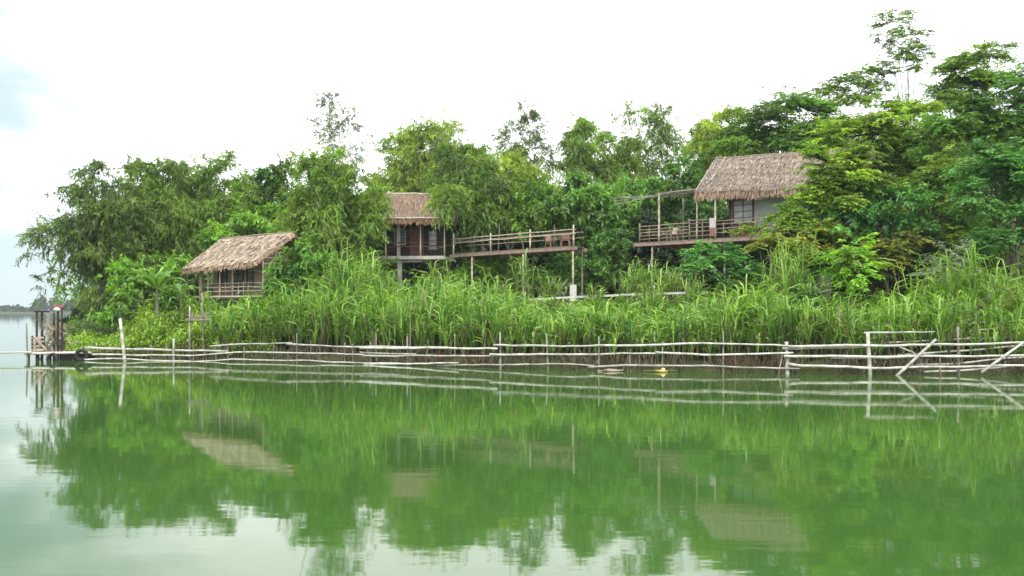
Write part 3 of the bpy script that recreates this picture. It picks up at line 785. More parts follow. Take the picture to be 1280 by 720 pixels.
# ------------------------------------------------------------------ thatched roofs
def thatch_slope(EL, ER, RR, RL, root, rng, fringe=.35, thick=.14, verge_left=True, verge_right=True, cols=None):
    EL, ER, RR, RL = (Vector(p) for p in (EL, ER, RR, RL))
    nrm = (ER - EL).cross(RL - EL).normalized()
    if nrm.z < 0: nrm = -nrm
    cols = cols or [(.30, .225, .175), (.37, .29, .225), (.24, .175, .135), (.42, .345, .28)]
    m = MB()
    dn = -nrm * thick
    m.hexa([EL + dn, ER + dn, RR + dn, RL + dn, EL, ER, RR, RL], (.26, .19, .15))

    def pt(u, v):
        return EL.lerp(ER, u).lerp(RL.lerp(RR, u), v)
    sl = (RL - EL).length; wd = (ER - EL).length
    rows = max(8, int(sl / .26))
    for r in range(rows):
        v = r / rows
        n = int(wd / .026)
        rc = rng.uniform(.85, 1.12)
        for k in range(n):
            u = (k + rng.uniform(-.6, .6)) / n
            u = min(max(u, -.004), 1.004)
            l_ = rng.uniform(.4, .85) / sl; w_ = rng.uniform(.014, .036) / wd
            v0 = v + rng.uniform(-.045, .03) - .01 + .02 * math.sin(u * 9 + r * 2.3)
            a0 = pt(u, v0) + nrm * rng.uniform(.022, .075); a1 = pt(u + w_, v0) + nrm * rng.uniform(.022, .075)
            sk = rng.uniform(-.035, .035) / wd * 4
            vt = min(1.0, v0 + l_)
            b1 = pt(u + w_ + sk, vt) + nrm * .018; b0 = pt(u + sk, vt) + nrm * .018
            c = np.array(cols[rng.integers(0, len(cols))]) * rc * rng.uniform(.7, 1.22)
            m.quad(a0, a1, b1, b0, tuple(c))
    # hanging straw along eave and verges
    down = Vector((0, 0, -1)); out_ = (EL - RL).normalized()

    def hang(p, q, n, dirv, ln):
        for k in range(n):
            a = p.lerp(q, (k + rng.uniform(-.5, .5)) / n)
            w_ = (q - p).normalized() * rng.uniform(.02, .05)
            j = Vector(rng.normal(size=3)) * .05
            a = a + nrm * rng.uniform(-.12, .03)
            e = a + (dirv + j) * ln * rng.uniform(.5, 1.1)
            c = np.array(cols[rng.integers(0, len(cols))]) * np.array((1, .86, .78)) * rng.uniform(.6, 1.05)
            m.quad(a - w_, a + w_, e + w_ * .5, e - w_ * .5, tuple(c))
    hang(EL, ER, int(wd / .018), (down * .85 + out_ * .5).normalized(), fringe)
    sdv = (ER - EL).normalized()
    if verge_right: hang(ER, RR, int(sl / .02), (down * .9 + sdv * .4).normalized(), fringe * .8)
    if verge_left: hang(EL, RL, int(sl / .02), (down * .9 - sdv * .4).normalized(), fringe * .8)
    return m.build('thatch', M['thatch'], root)


def mirror_back(E, Rg, k=1.0):
    """rear eave that mirrors the front eave about the ridge"""
    d = Rg - E
    return Vector((Rg.x + d.x * k, Rg.y + d.y * k, E.z + (Rg.z - E.z) * (1 - k)))


class Frame:
    """local house frame: u along the front, v back, w up"""
    def __init__(self, A, B, z):
        self.o = Vector((A.x, A.y, z)); a = Vector((B.x - A.x, B.y - A.y, 0)); self.W = a.length
        self.a = a.normalized(); self.b = Vector((-self.a.y, self.a.x, 0))

    def p(self, u, v, w=0):
        return self.o + self.a * u + self.b * v + Vector((0, 0, w))

    def box(self, m, u, v, w, du, dv, dw):
        m.box(self.p(u, v, w), self.a * du, self.b * dv, Vector((0, 0, dw)))


def part_box(fr, name, mat, root, *args):
    m = MB(); fr.box(m, *args); return m.build(name, mat, root)


def window(fr, root, u, v, w, du, dw, bars_u=1, bars_w=2, mat='red_wood', name='window', t=.06, pm='pane'):
    """framed window on the plane v, facing the river"""
    m = MB()
    fr.box(m, u, v - .05, w, t, .05, dw); fr.box(m, u + du - t, v - .05, w, t, .05, dw)
    fr.box(m, u + t, v - .05, w, du - 2 * t, .05, t); fr.box(m, u + t, v - .05, w + dw - t, du - 2 * t, .05, t)
    for i in range(bars_u):
        fr.box(m, u + du * (i + 1) / (bars_u + 1) - .02, v - .045, w + t, .04, .04, dw - 2 * t)
    for i in range(bars_w):
        fr.box(m, u + t, v - .043, w + dw * (i + 1) / (bars_w + 1) - .02, du - 2 * t, .036, .04)
    f = m.build(name, M[mat], root)
    m = MB(); fr.box(m, u + t, v - .02, w + t, du - 2 * t, .012, dw - 2 * t)
    m.build('pane', M[pm], f)
    return f


trng = np.random.default_rng(4)
prnd = random.Random(11)

# --- small hut at the left
fr = Frame(at(250, 369, 50.6), at(329, 371, 48.6), CAM_H + (HY - 370) / F * 49.6)
hz = fr.o.z
A = fr.p(fr.W / 2, 2)
root = thing('thatched_hut', 'small stilt hut with a steep straw roof and narrow veranda at the left', 'hut', (A.x, A.y, ground(A.x, A.y) - .1), 'thatched stilt houses')
EL, ER, RR, RL = at(228, 336, 50.2), at(316, 328, 48.0), at(367, 291, 50.3), at(278, 299, 52.8)
roof = thatch_slope(EL, ER, RR, RL, root, trng, fringe=.28, cols=[(.50, .42, .345), (.58, .50, .42), (.40, .33, .265), (.66, .585, .50)])
thatch_slope(mirror_back(ER, RR), mirror_back(EL, RL), RL, RR, root, trng, fringe=.25)
pole([RL + Vector((0, 0, .05)), RR + Vector((0, 0, .05))], .05, 'ridge_pole', M['deck_wood'], root, wob=.02)
W = fr.W
part_box(fr, 'floor', M['deck_wood'], root, -.12, -.05, -.16, W + .3, 4.2, .16)
part_box(fr, 'floor_beam', M['pale_wood'], root, -.45, -.13, -.07, W + .5, .07, .09)
part_box(fr, 'wall', M['mat_wall'], root, .1, .95, 0, W - .9, .08, 1.75)
part_box(fr, 'wall', M['mat_wall'], root, .1, 1.03, 0, .08, 2.7, 1.75)
part_box(fr, 'wall', M['mat_wall'], root, W - .88, 1.03, 0, .08, 2.7, 1.75)
part_box(fr, 'wall', M['mat_wall'], root, .18, 3.65, 0, W - 1.06, .08, 1.75)
gm = MB(); g0_, g1_ = fr.p(W - .9, .95, 1.75), fr.p(W - .9, 3.7, 1.75); gt_ = fr.p(W - .9, 2.3, 3.35); gi = fr.a * -.06
gm.v += [g0_, g1_, gt_, g0_ + gi, g1_ + gi, gt_ + gi]; gm.c += [None] * 6; gm.f += [(0, 1, 2), (5, 4, 3), (0, 3, 4, 1), (1, 4, 5, 2), (2, 5, 3, 0)]
gm.build('gable', M['mat_wall'], root)
window(fr, root, .45, .95, .65, .72, .95, 1, 1, 'dark_wood')
window(fr, root, 1.55, .95, .05, .85, 1.6, 1, 3, 'dark_wood', 'door')
window(fr, root, 2.62, .95, .45, .5, 1.15, 0, 1, 'dark_wood')
for u, v, r_, top in ((.06, -.02, .09, 1.72), (.62, -.02, .045, 1.66), (1.5, -.02, .045, 1.64), (2.45, -.02, .05, 1.8), (W, -.02, .055, 2.1), (W + .02, 1.0, .05, 2.4), (W + .02, 3.6, .05, 1.9)):
    pole([fr.p(u, v, -.1), fr.p(u, v, top)], r_, 'post', M['pale_wood'], root)
for h in (.26, .48, .70):
    pole([fr.p(.3, -.05, h), fr.p(W + .02, -.05, h + .02)], .03, 'rail', M['pale_wood'], root, wob=.01)
for u in (1.95, 2.9, 3.25, 3.6):
    if u < W: pole([fr.p(u, -.05, 0), fr.p(u, -.05, .8)], .022, 'baluster', M['pale_wood'], root)
for h in (.5, .9, 1.3, 1.75, 2.1):
    pole([fr.p(W + .02, -.02, h), fr.p(W + .02, 1.15, h + .02)], .025, 'rail', M['pale_wood'], root)
for u in (.2, W * .5, W - .1):
    for v in (.2, 3.7):
        q = fr.p(u, v, -.16); pole([Vector((q.x, q.y, ground(q.x, q.y) - .2)), q], .08, 'stilt', M['bamboo_dark'], root)

# --- middle house
fr = Frame(at(468, 321, 59.5), at(556, 321, 59.0), CAM_H + (HY - 320) / F * 59.2)
W = fr.W; A = fr.p(W / 2, 2)
root = thing('thatched_house', 'brown thatched house on a concrete slab and pillar in the middle of the wood', 'house', (A.x, A.y, ground(A.x, A.y) - .1), 'thatched stilt houses')
EL, ER, RR, RL = at(446, 273, 58.6), at(570, 273, 58.2), at(574, 243, 61.2), at(450, 243, 61.6)
cm = [(.31, .23, .18), (.37, .28, .22), (.25, .18, .14), (.43, .34, .27)]
thatch_slope(EL, ER, RR, RL, root, trng, fringe=.42, cols=cm)
thatch_slope(mirror_back(ER, RR), mirror_back(EL, RL), RL, RR, root, trng, cols=cm)
pole([EL + Vector((0, -.03, .03)), ER + Vector((0, -.03, .03))], .05, 'eave_pole', M['bamboo'], root, wob=.01)
pole([RL + Vector((0, 0, .05)), RR + Vector((0, 0, .05))], .07, 'ridge_pole', M['pale_wood'], root, wob=.02)
part_box(fr, 'slab', M['concrete'], root, -.1, -.1, -.22, W + .1, 4.6, .22)
part_box(fr, 'slab_beam', M['concrete'], root, .3, .35, -.40, W * .6, .3, .178)
part_box(fr, 'wall', M['dark_wood'], root, .3, 1.5, 0, W - .6, .1, 2.45)
part_box(fr, 'wall', M['dark_wood'], root, .3, 1.6, 0, .1, 2.6, 2.45)
part_box(fr, 'wall', M['dark_wood'], root, W - .4, 1.6, 0, .1, 2.6, 2.45)
part_box(fr, 'wall', M['dark_wood'], root, .4, 4.1, 0, W - .8, .1, 2.45)
part_box(fr, 'door', M['red_wood'], root, 2.1, 1.44, .02, .95, .055, 2.1)
window(fr, root, 1.0, 1.5, .85, .8, 1.15, 1, 1, 'pale_wood')
window(fr, root, 3.35, 1.5, .45, .65, 1.4, 0, 3, 'dark_wood')
for u in (.78, 3.15, W - .02):
    pole([fr.p(u, -.02, 0), fr.p(u, -.02, 2.42)], .055, 'post', M['pale_wood'], root)
m = MB(); fr.box(m, 1.42, .5, 0, .2, .2, 2.5); m.build('column', M['concrete'], root)
for h in (.62, .88):
    pole([fr.p(.78, -.03, h), fr.p(W, -.03, h + .02)], .035, 'rail', M['red_wood'], root, wob=.01)
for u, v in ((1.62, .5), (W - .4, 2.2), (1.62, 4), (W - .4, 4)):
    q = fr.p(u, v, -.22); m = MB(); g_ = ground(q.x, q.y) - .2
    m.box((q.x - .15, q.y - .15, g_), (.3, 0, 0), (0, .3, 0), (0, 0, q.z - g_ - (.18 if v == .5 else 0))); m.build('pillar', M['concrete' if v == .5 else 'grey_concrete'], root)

# --- sloping boardwalk between the houses
A1, B1 = at(565, 317, 58.8), at(718, 307, 55.0)
fr = Frame(A1, B1, A1.z); W = fr.W; dz = B1.z - A1.z
mid = fr.p(W / 2, .8)
root = thing('boardwalk', 'raised timber boardwalk on thin posts leading right from the middle house', 'boardwalk', (mid.x, mid.y, ground(mid.x, mid.y) - .1))
fr.p = (lambda f0: (lambda u, v, w=0: f0(u, v, w + dz * u / W)))(fr.p)
m = MB()
nb = 46
for i in range(nb):                        # deck boards laid across
    u0, u1 = W * i / nb, W * (i + .93) / nb
    j = prnd.uniform(-.01, .01)
    m.hexa([fr.p(u0, 0, -.06 + j), fr.p(u1, 0, -.06 + j), fr.p(u1, 1.7, -.06 + j), fr.p(u0, 1.7, -.06 + j), fr.p(u0, 0, j), fr.p(u1, 0, j), fr.p(u1, 1.7, j), fr.p(u0, 1.7, j)])
m.build('deck', M['deck_wood'], root)
for v in (-.06, 1.62):
    m = MB(); m.hexa([fr.p(-.15, v, -.26), fr.p(W + .2, v, -.26), fr.p(W + .2, v + .1, -.26), fr.p(-.15, v + .1, -.26), fr.p(-.15, v, -.075), fr.p(W + .2, v, -.075), fr.p(W + .2, v + .1, -.075), fr.p(-.15, v + .1, -.075)])
    m.build('beam', M['rail_wood'], root)
for px, top in ((567, 1.35), (615.5, 1.15), (665, 1.2), (717, 1.3)):
    u = (px - 565) / 153 * W
    pole([fr.p(u, .0, -.1), fr.p(u, .0, top)], .06, 'post', M['pale_wood'], root)
for h in (.72, .98):
    pole([fr.p(0, -.04, h - .04), fr.p(W * .5, -.04, h), fr.p(W + .1, -.04, h + .02)], .04, 'rail', M['pale_wood'], root, wob=.015)
for h in (.6, .95):
    pole([fr.p(0, 1.6, h), fr.p(W, 1.6, h + .02)], .035, 'rail', M['deck_wood'], root, wob=.01)
for u in (.16, .3, .52, .76):
    pole([fr.p(u * W, 1.62, -.1), fr.p(u * W + prnd.uniform(-.3, .1), 1.62, prnd.uniform(1.2, 2.0))], .035, 'post', M['deck_wood'], root, wob=.02)
for px in (591, 656, 716):
    u = (px - 565) / 153 * W
    for v in (.05, 1.6):
        q = fr.p(u, v, -.08); g_ = ground(q.x, q.y) - .2
        ft = 0
        if px == 716 and v < 1:
            m = MB(); m.box((q.x - .2, q.y - .2, g_), (.4, 0, 0), (0, .4, 0), (0, 0, at(716, 356, q.y).z - g_)); m.build('footing', M['white_concrete'], root); ft = at(716, 356, q.y).z
        pole([Vector((q.x, q.y, ft if ft else g_)), q], .07, 'stilt', M['pale_wood'] if v < 1 else M['bamboo_dark'], root)


def chair(p, face, label, mat, name='garden_chair', group=None):
    """plastic armchair: seat, back, four legs, two arms"""
    root = thing(name, label, 'chair', p, group)
    p = Vector(p); f = Vector((math.cos(face), math.sin(face), 0)); s = Vector((-f.y, f.x, 0)); z = Vector((0, 0, 1))
    m = MB(); m.hexa([p - f * .22 - s * .24 + z * .40, p + f * .24 - s * .26 + z * .42, p + f * .24 + s * .26 + z * .42, p - f * .22 + s * .24 + z * .40,
                      p - f * .22 - s * .24 + z * .43, p + f * .24 - s * .26 + z * .45, p + f * .24 + s * .26 + z * .45, p - f * .22 + s * .24 + z * .43])
    m.build('seat', mat, root)
    m = MB(); m.hexa([p - f * .20 - s * .24 + z * .46, p - f * .23 - s * .24 + z * .46, p - f * .23 + s * .24 + z * .46, p - f * .20 + s * .24 + z * .46,
                      p - f * .31 - s * .27 + z * .88, p - f * .34 - s * .27 + z * .88, p - f * .34 + s * .27 + z * .88, p - f * .31 + s * .27 + z * .88])
    m.build('backrest', mat, root)
    for a in (-1, 1):
        for b_ in (-1, 1):
            m = MB(); m.tube([p + f * (.22 * a + .03 * a) + s * .27 * b_, p + f * .2 * a + s * .235 * b_ + z * .41], [.025, .032], 6); m.build('leg', mat, root)
    for b_ in (-1, 1):
        m = MB(); m.tube([p - f * .29 + s * .28 * b_ + z * .66, p + f * .1 + s * .31 * b_ + z * .67, p + f * .24 + s * .29 * b_ + z * .60, p + f * .24 + s * .255 * b_ + z * .43], [.025, .028, .028, .025], 6)
        m.build('armrest', mat, root, smooth=True)
    return root


u = (684 - 565) / 153 * W
chair(fr.p(u, .8, .01), R(-50), 'left of the two pinkish plastic armchairs on the boardwalk', M['plastic_chair'], group='plastic armchairs on the boardwalk')
u2 = (702 - 565) / 153 * W
chair(fr.p(u2, .7, .01), R(95), 'right one of the two pinkish plastic armchairs, nearest the end post of the boardwalk', M['plastic_chair'], group='plastic armchairs on the boardwalk')
q = fr.p((u + u2) / 2, .95, .01)
root = thing('low_table', 'small dark low table between the two plastic armchairs', 'table', q)
m = MB(); m.lathe(q + Vector((0, 0, .40)), [(.26, 0), (.27, .015), (.26, .03)]); m.build('table_top', M['dark_wood'], root)
for k in range(3):
    a = k * 2.09 + .4
    m = MB(); m.tube([q + Vector((.22 * math.cos(a), .22 * math.sin(a), 0)), q + Vector((.15 * math.cos(a), .15 * math.sin(a), .4))], .02, 6); m.build('leg', M['dark_wood'], root)

# --- big house at the right with terrace and pergola
A1, B1 = at(797, 303.5, 55.2), at(1000, 288, 48.6)
z_d = CAM_H + (HY - 303) / F * 55
fr = Frame(A1, B1, z_d); W = fr.W
A = fr.p(W / 2, 2)
root = thing('thatched_house', 'big stilt house with shaggy straw roof, railed terrace and pole pergola on the right', 'house', (A.x, A.y, ground(A.x, A.y) - .1), 'thatched stilt houses')
EL, ER, RR, RL = at(868, 241, 52.6), at(1062, 232, 47.2), at(1092, 184, 50.4), at(894, 199, 56.0)
cr = [(.43, .355, .30), (.52, .445, .385), (.33, .265, .215), (.60, .53, .46)]
thatch_slope(EL, ER, RR, RL, root, trng, fringe=.5, thick=.25, cols=cr)
thatch_slope(mirror_back(ER, RR), mirror_back(EL, RL), RL, RR, root, trng, cols=cr)
nrm = (ER - EL).cross(RL - EL).normalized()
if nrm.z < 0: nrm = -nrm
for k, uu in enumerate((.012, .03, .075)):          # pale poles holding the straw down at the left verge
    a, b_ = EL.lerp(ER, uu).lerp(RL.lerp(RR, uu), .28 if k else .02), RL.lerp(RR, uu)
    pole([a + nrm * .12, b_ + nrm * .12], .022, 'roof_batten', M['bamboo'], root)
for k in range(7):
    v = .32 + k * .095
    a = EL.lerp(ER, .03).lerp(RL.lerp(RR, .03), v); b_ = EL.lerp(ER, .075).lerp(RL.lerp(RR, .075), v)
    pole([a + nrm * .15, b_ + nrm * .15], .016, 'roof_batten', M['bamboo'], root, nodes=False)
pole([RL + Vector((0, 0, .03)), RR + Vector((0, 0, .03))], .06, 'ridge_pole', M['deck_wood'], root, wob=.03)


def U(px):                                  # place along the front that stands at a photograph column
    best = min((abs((640 + fr.p(i * W / 400, 0).x / fr.p(i * W / 400, 0).y * F) - px), i * W / 400) for i in range(-60, 460))
    return best[1]


m = MB()
nb = 60
for i in range(nb):
    u0, u1 = -.3 + (W + .6) * i / nb, -.3 + (W + .6) * (i + .94) / nb
    m.box(fr.p(u0, 0, -.07), fr.a * (u1 - u0), fr.b * 4.6, Vector((0, 0, .07)))
m.build('deck', M['deck_wood'], root)
for v in (-.06, 2.2, 4.5):
    part_box(fr, 'beam', M['rail_wood'], root, -.25, v, -.24, W + .5, .12, .16)
def post(px, top, v=0.0, r_=.05, mat='rail_wood', bot=-.1):
    u = U(px); pole([fr.p(u, v, bot), fr.p(u, v, top)], r_, 'post', M[mat], root)
post(799.5, 1.2); post(862, 1.25); post(878, 1.0, r_=.035)
post(824, 2.95, r_=.075, mat='pale_wood'); post(871, 2.7, mat='pale_wood'); post(894, 2.55, r_=.07, mat='pale_wood')
for h in (.18, .38, .58, .76, .98):
    pole([fr.p(U(799.5), -.02, h), fr.p(U(862), -.02, h + .02)], .032, 'rail', M['rail_wood'], root, wob=.012)
for h in (.2, .45, .7, .95, 1.12):
    pole([fr.p(U(862), -.02, h), fr.p(U(896), -.02, h + .01)], .032, 'rail', M['rail_wood'], root, wob=.012)
for h in (.3, .55, .8, 1.0):
    pole([fr.p(U(897), -.02, h), fr.p(W + .2, -.02, h + .01)], .03, 'rail', M['rail_wood'], root, wob=.012)
for px in (812, 838, 850, 905, 925, 945, 970):
    u = U(px); pole([fr.p(u, -.03, 0), fr.p(u, -.03, .9)], .022, 'baluster', M['rail_wood'], root)
uw = U(900)
part_box(fr, 'wall', M['white_wall'], root, uw + .1, 1.3, 0, W - uw + 1.4, .12, 2.6)
part_box(fr, 'wall', M['red_wood'], root, uw - .02, 1.2, 0, .12, 3.2, 2.55)
part_box(fr, 'wall', M['white_wall'], root, uw + .1, 4.3, 0, W - uw + 1.4, .12, 2.6)
part_box(fr, 'wall', M['white_wall'], root, W + 1.38, 1.42, 0, .12, 2.88, 2.6)
window(fr, root, uw + .16, 1.3, .85, 1.35, 1.5, 1, 3, 'red_wood', t=.10, pm='pane_light')
part_box(fr, 'wall_panel', M['red_wood'], root, uw + .16, 1.235, .02, 1.35, .06, .82)
ub = U(963)
window(fr, root, ub + 1.3, 1.3, .8, 1.0, 1.2, 1, 1, 'red_wood')
# pergola poles reaching left over the terrace
apex = fr.p(U(824), 0, 2.88)
endp = at(871, 238, 53.4)
for (ex, ey, dD, sag) in ((765, 248, 1.2, 0), (764, 252, .3, .02), (766, 257, -.6, .05), (772, 246, 2.4, 0)):
    e = at(ex, ey, 55.8 + dD)
    a = apex + Vector((0, dD * .6, 0))
    pole([e, e.lerp(a, .5) + Vector((0, 0, -sag)), a, a.lerp(endp, .5) + Vector((0, dD * .5, 0)), endp + Vector((0, dD, 0))], .028, 'pergola_pole', M['stake'], root, wob=.012)
m = MB()
for i in range(26):
    t = i / 25
    a = apex.lerp(endp, t) + Vector((0, -.3, .06 + prnd.uniform(0, .03))); b_ = a + Vector((prnd.uniform(-.1, .1), 3.0, .05))
    m.tube([a, b_], .028, 5)
m.build('pergola_slats', M['bamboo_dark'], root)
q = fr.p(U(824), 3.0, 0); pole([q, q + Vector((0, 0, 2.95))], .06, 'post', M['bamboo_dark'], root)
for px, v, mt in ((814, .1, 'pale_wood'), (848, 2.2, 'pale_wood'), (905, .1, 'bamboo_dark'), (963, .1, 'bamboo_dark'), (814, 4.4, 'bamboo_dark'), (890, 4.4, 'bamboo_dark'), (960, 4.4, 'bamboo_dark')):
    q = fr.p(U(px), v, -.08); g_ = ground(q.x, q.y) - .2; ft = g_
    if px == 814 and v < 1:
        ft = at(814, 353, q.y).z
        m = MB(); m.box((q.x - .17, q.y - .17, g_), (.34, 0, 0), (0, .34, 0), (0, 0, ft - g_)); m.build('footing', M['white_concrete'], root)
    pole([Vector((q.x, q.y, ft)), q], .075, 'stilt', M[mt], root)
chair(fr.p(U(832), .8, 0), R(200), 'wooden terrace chair with a pale cushion behind the pergola post', M['rail_wood'], 'terrace_chair')
q = fr.p(U(832), .8, 0)
m = MB(); f = Vector((math.cos(R(200)), math.sin(R(200)), 0)); s = Vector((-f.y, f.x, 0))
c0 = q - f * .19 - s * .22 + Vector((0, 0, .47))
m.hexa([c0, c0 + f * .1, c0 + f * .1 + s * .44, c0 + s * .44, c0 - f * .1 + Vector((0, 0, .42)), c0 + Vector((0, 0, .42)), c0 + s * .44 + Vector((0, 0, .42)), c0 - f * .1 + s * .44 + Vector((0, 0, .42))])
o = m.build('cushion', M['cushion']); tag(o, 'pale cushion leaning on the terrace chair back', 'cushion')
# cloth by the veranda post
root = thing('hanging_cloth', 'pale cloth with a pink lower half hanging on the railing by the veranda post', 'cloth', fr.p(U(892), -.12, .2))
for nm, h0, h1, mt in (('pale_half', .62, 1.18, 'cloth'), ('pink_half', .12, .62, 'pink_cloth')):
    m = MB(); K = 8
    for i in range(K):
        def cp(k, h): return fr.p(U(892) - .22 + .44 * k / K * (1 - .25 * (1.18 - h)) , -.10 - .04 * math.sin(k * 1.9), h)
        a, b_, c_, d_ = cp(i, h0), cp(i + 1, h0), cp(i + 1, h1), cp(i, h1)
        off = fr.b * .02
        m.hexa([a, b_, b_ + off, a + off, d_, c_, c_ + off, d_ + off])
    m.build(nm, M[mt], root)

# --- white walkway in the reeds
wp = [(659, 373.5, 47.0), (720, 370, 46.8), (800, 366.5, 46.4), (850, 365, 46.2), (885, 364.5, 46.0)]
pts = [at(*p) for p in wp]
root = thing('raised_walkway', 'white concrete walkway edge running through the reeds below the houses', 'walkway', (pts[0].x, pts[0].y, ground(pts[0].x, pts[0].y)))
m = MB()
for a, b_ in zip(pts[:-1], pts[1:]):
    m.hexa([a + Vector((0, 0, -.11)), b_ + Vector((0, 0, -.11)), b_ + Vector((0, 1.3, -.11)), a + Vector((0, 1.3, -.11)), a, b_, b_ + Vector((0, 1.3, 0)), a + Vector((0, 1.3, 0))])
m.build('slab', M['white_concrete'], root)
for px in (668, 690, 722, 736, 765, 800, 840, 878):
    D = interp(px, [(p[0], p[2]) for p in wp]) + .25; py = interp(px, [(p[0], p[1]) for p in wp])
    t = at(px, py, D) - Vector((0, 0, .113)); g_ = ground(t.x, D) - .2
    pole([Vector((t.x, D, g_)), t], .06, 'leg', M['bamboo_dark'], root)
# folded deck chair in the shade under the boardwalk
p0 = at(699, 364, 52.5); p0.z = ground(p0.x, p0.y)
zr = at(699, 362, 52.5).z
root = thing('deck_chair', 'blue cloth deck chair in the shade under the boardwalk', 'chair', p0)
for sx in (-.35, .35):
    for (x0, x1, nm) in ((-.5, .5, 'frame'), (.5, -.45, 'frame')):
        m = MB(); m.tube([p0 + Vector((x0, sx, 0)), p0 + Vector((x1, sx, 1.3))], .03, 6); m.build(nm, M['bamboo_dark'], root)
m = MB()
for i in range(8):
    t0, t1 = i / 8, (i + 1) / 8
    def dp(t, y): return p0 + Vector((-.45 + .95 * t, y, 1.25 - .95 * math.sin(t * math.pi * .9) * .8 - .25 * t))
    m.hexa([dp(t0, -.33), dp(t1, -.33), dp(t1, .33), dp(t0, .33)] + [dp(t0, -.33) + Vector((0, 0, .02)), dp(t1, -.33) + Vector((0, 0, .02)), dp(t1, .33) + Vector((0, 0, .02)), dp(t0, .33) + Vector((0, 0, .02))])
m.build('sling', M['blue_cloth'], root)
# concrete stump right of the big house
p0 = at(1031, 372, 43.5); g_ = ground(p0.x, p0.y)
root = thing('concrete_stump', 'dark grey round concrete stump with a low wall at the foot of the right slope', 'stump', (p0.x, p0.y, g_))
m = MB(); zt = at(1031, 342, 43.5).z - g_
m.lathe((p0.x, p0.y, g_ - .2), [(.30, 0), (.29, zt * .6), (.31, zt + .1), (.33, zt + .2), (.22, zt + .18)], 18); m.build('stump_ring', M['grey_concrete'], root, smooth=False)
m = MB(); zt2 = at(1010, 357, 43.7).z
m.box((at(1000, 360, 43.7).x, 43.6, g_ - .3), (at(1022, 360, 43.7).x - at(1000, 360, 43.7).x, 0, 0), (0, .25, 0), (0, 0, zt2 - g_ + .3)); m.build('low_wall', M['grey_concrete'], root)

# ------------------------------------------------------------------ bamboo fence in the water
FG = 'sections of the bamboo fence along the water'


def fence(label, base_px, rails, posts, braces=()):
    D = DF(base_px)
    root = thing('bamboo_fence', label, 'fence', ((base_px - 640) / F * D, D, -.3), FG)
    for r_ in rails:
        pts, rad, dD = r_
        pole([at(x, y, DF(x) + dD) for x, y in pts], rad * .84, 'rail', M['bamboo'], root, wob=.018, rng=prnd, taper=.7)
    for (x0, y0, x1, rad, dD, mt) in posts:
        if rad < .055: mt = 'stake' if mt == 'bamboo' else mt; rad *= .8
        b0 = at(x1, 388, DF(x1) + dD); b0.z = -.7
        pole([b0, at(x0, y0, DF(x0) + dD)], rad, 'post', M[mt], root, wob=.008, rng=prnd)
    for (x0, y0, x1, y1, rad, dD) in braces:
        a = at(x0, y0, DF(x0) + dD - .15); b_ = at(x1, y1, DF(x1) + dD - .12)
        pole([a + (a - b_) * .12, b_], rad, 'brace', M['bamboo'], root, rng=prnd)


bd, bb = 'bamboo_dark', 'bamboo'
fence('left section of the bamboo fence with a thick log rail beside the jetty', 190,
      [([(106, 435), (180, 437), (285, 439)], .075, 0), ([(115, 443), (200, 444), (240, 444.5), (305, 440)], .05, -.12), ([(100, 449.5), (165, 448), (182, 451), (255, 451.5), (300, 449)], .045, -.18)],
      [(189, 431, 189, .04, .1, bd), (217, 423, 217, .055, -.06, bb), (237, 414, 237, .045, .1, bd), (208, 428, 207, .035, .12, bd), (285, 432, 285, .035, .1, bd)])
fence('second bamboo fence section from the left, with thin sagging rails', 360,
      [([(262, 433), (300, 430), (365, 429)], .05, 0), ([(358, 430), (400, 432), (428, 434)], .055, -.1), ([(422, 433.5), (460, 433.5)], .05, 0),
       ([(298, 440), (360, 441), (455, 443)], .05, -.05), ([(285, 449), (340, 450.5), (375, 450), (400, 452)], .045, -.12), ([(394, 451.5), (460, 454)], .045, -.06)],
      [(270, 426, 270, .035, .1, bd), (305, 432, 305, .035, .1, bd), (342, 430, 341, .03, .1, bd), (371, 417, 371, .035, .1, bd), (400, 434, 400, .03, .1, bd), (431, 428, 431, .035, .1, bd), (441, 430, 441, .03, .12, bd)])
fence('bamboo fence section of doubled rails below the middle house', 560,
      [([(450, 435), (540, 435), (622, 436)], .065, -.12), ([(446, 433), (560, 434)], .045, .02), ([(450, 441), (520, 442.5)], .05, 0), ([(453, 445), (572, 444.5)], .055, -.12), ([(565, 445), (642, 444)], .045, -.02),
       ([(455, 455.5), (520, 454.5), (573, 453.5)], .055, -.12), ([(440, 454), (500, 454)], .04, 0), ([(547, 457), (640, 455.5)], .045, .0)],
      [(463, 427, 464, .06, .05, bd), (470, 416, 471, .045, .12, bb), (509, 420, 510, .05, .05, bb), (513, 402, 513, .04, .15, bd), (568.5, 417, 568.5, .045, .1, bb), (625, 415, 626, .05, .06, bb)])
fence('middle bamboo fence section above the floating debris', 800,
      [([(617, 431), (690, 433), (755, 431.5)], .055, -.08), ([(744, 432.5), (830, 431), (880, 429), (950, 430.5), (988, 433)], .055, 0), ([(612, 443), (700, 443), (835, 441.5)], .055, -.03),
       ([(819, 441), (880, 443.5), (930, 443), (992, 441)], .055, -.1), ([(630, 455.5), (700, 455), (742, 457)], .045, 0), ([(735, 458.5), (800, 456.5), (880, 457.5), (1000, 461)], .05, -.08)],
      [(683, 417, 686, .05, .06, bb), (748.5, 420, 748.5, .045, .08, bb), (828, 427, 828, .045, .06, bb), (904, 414, 904, .045, .08, bb), (787, 444, 790, .03, .05, bb), (978, 443, 969, .035, .05, bb)])
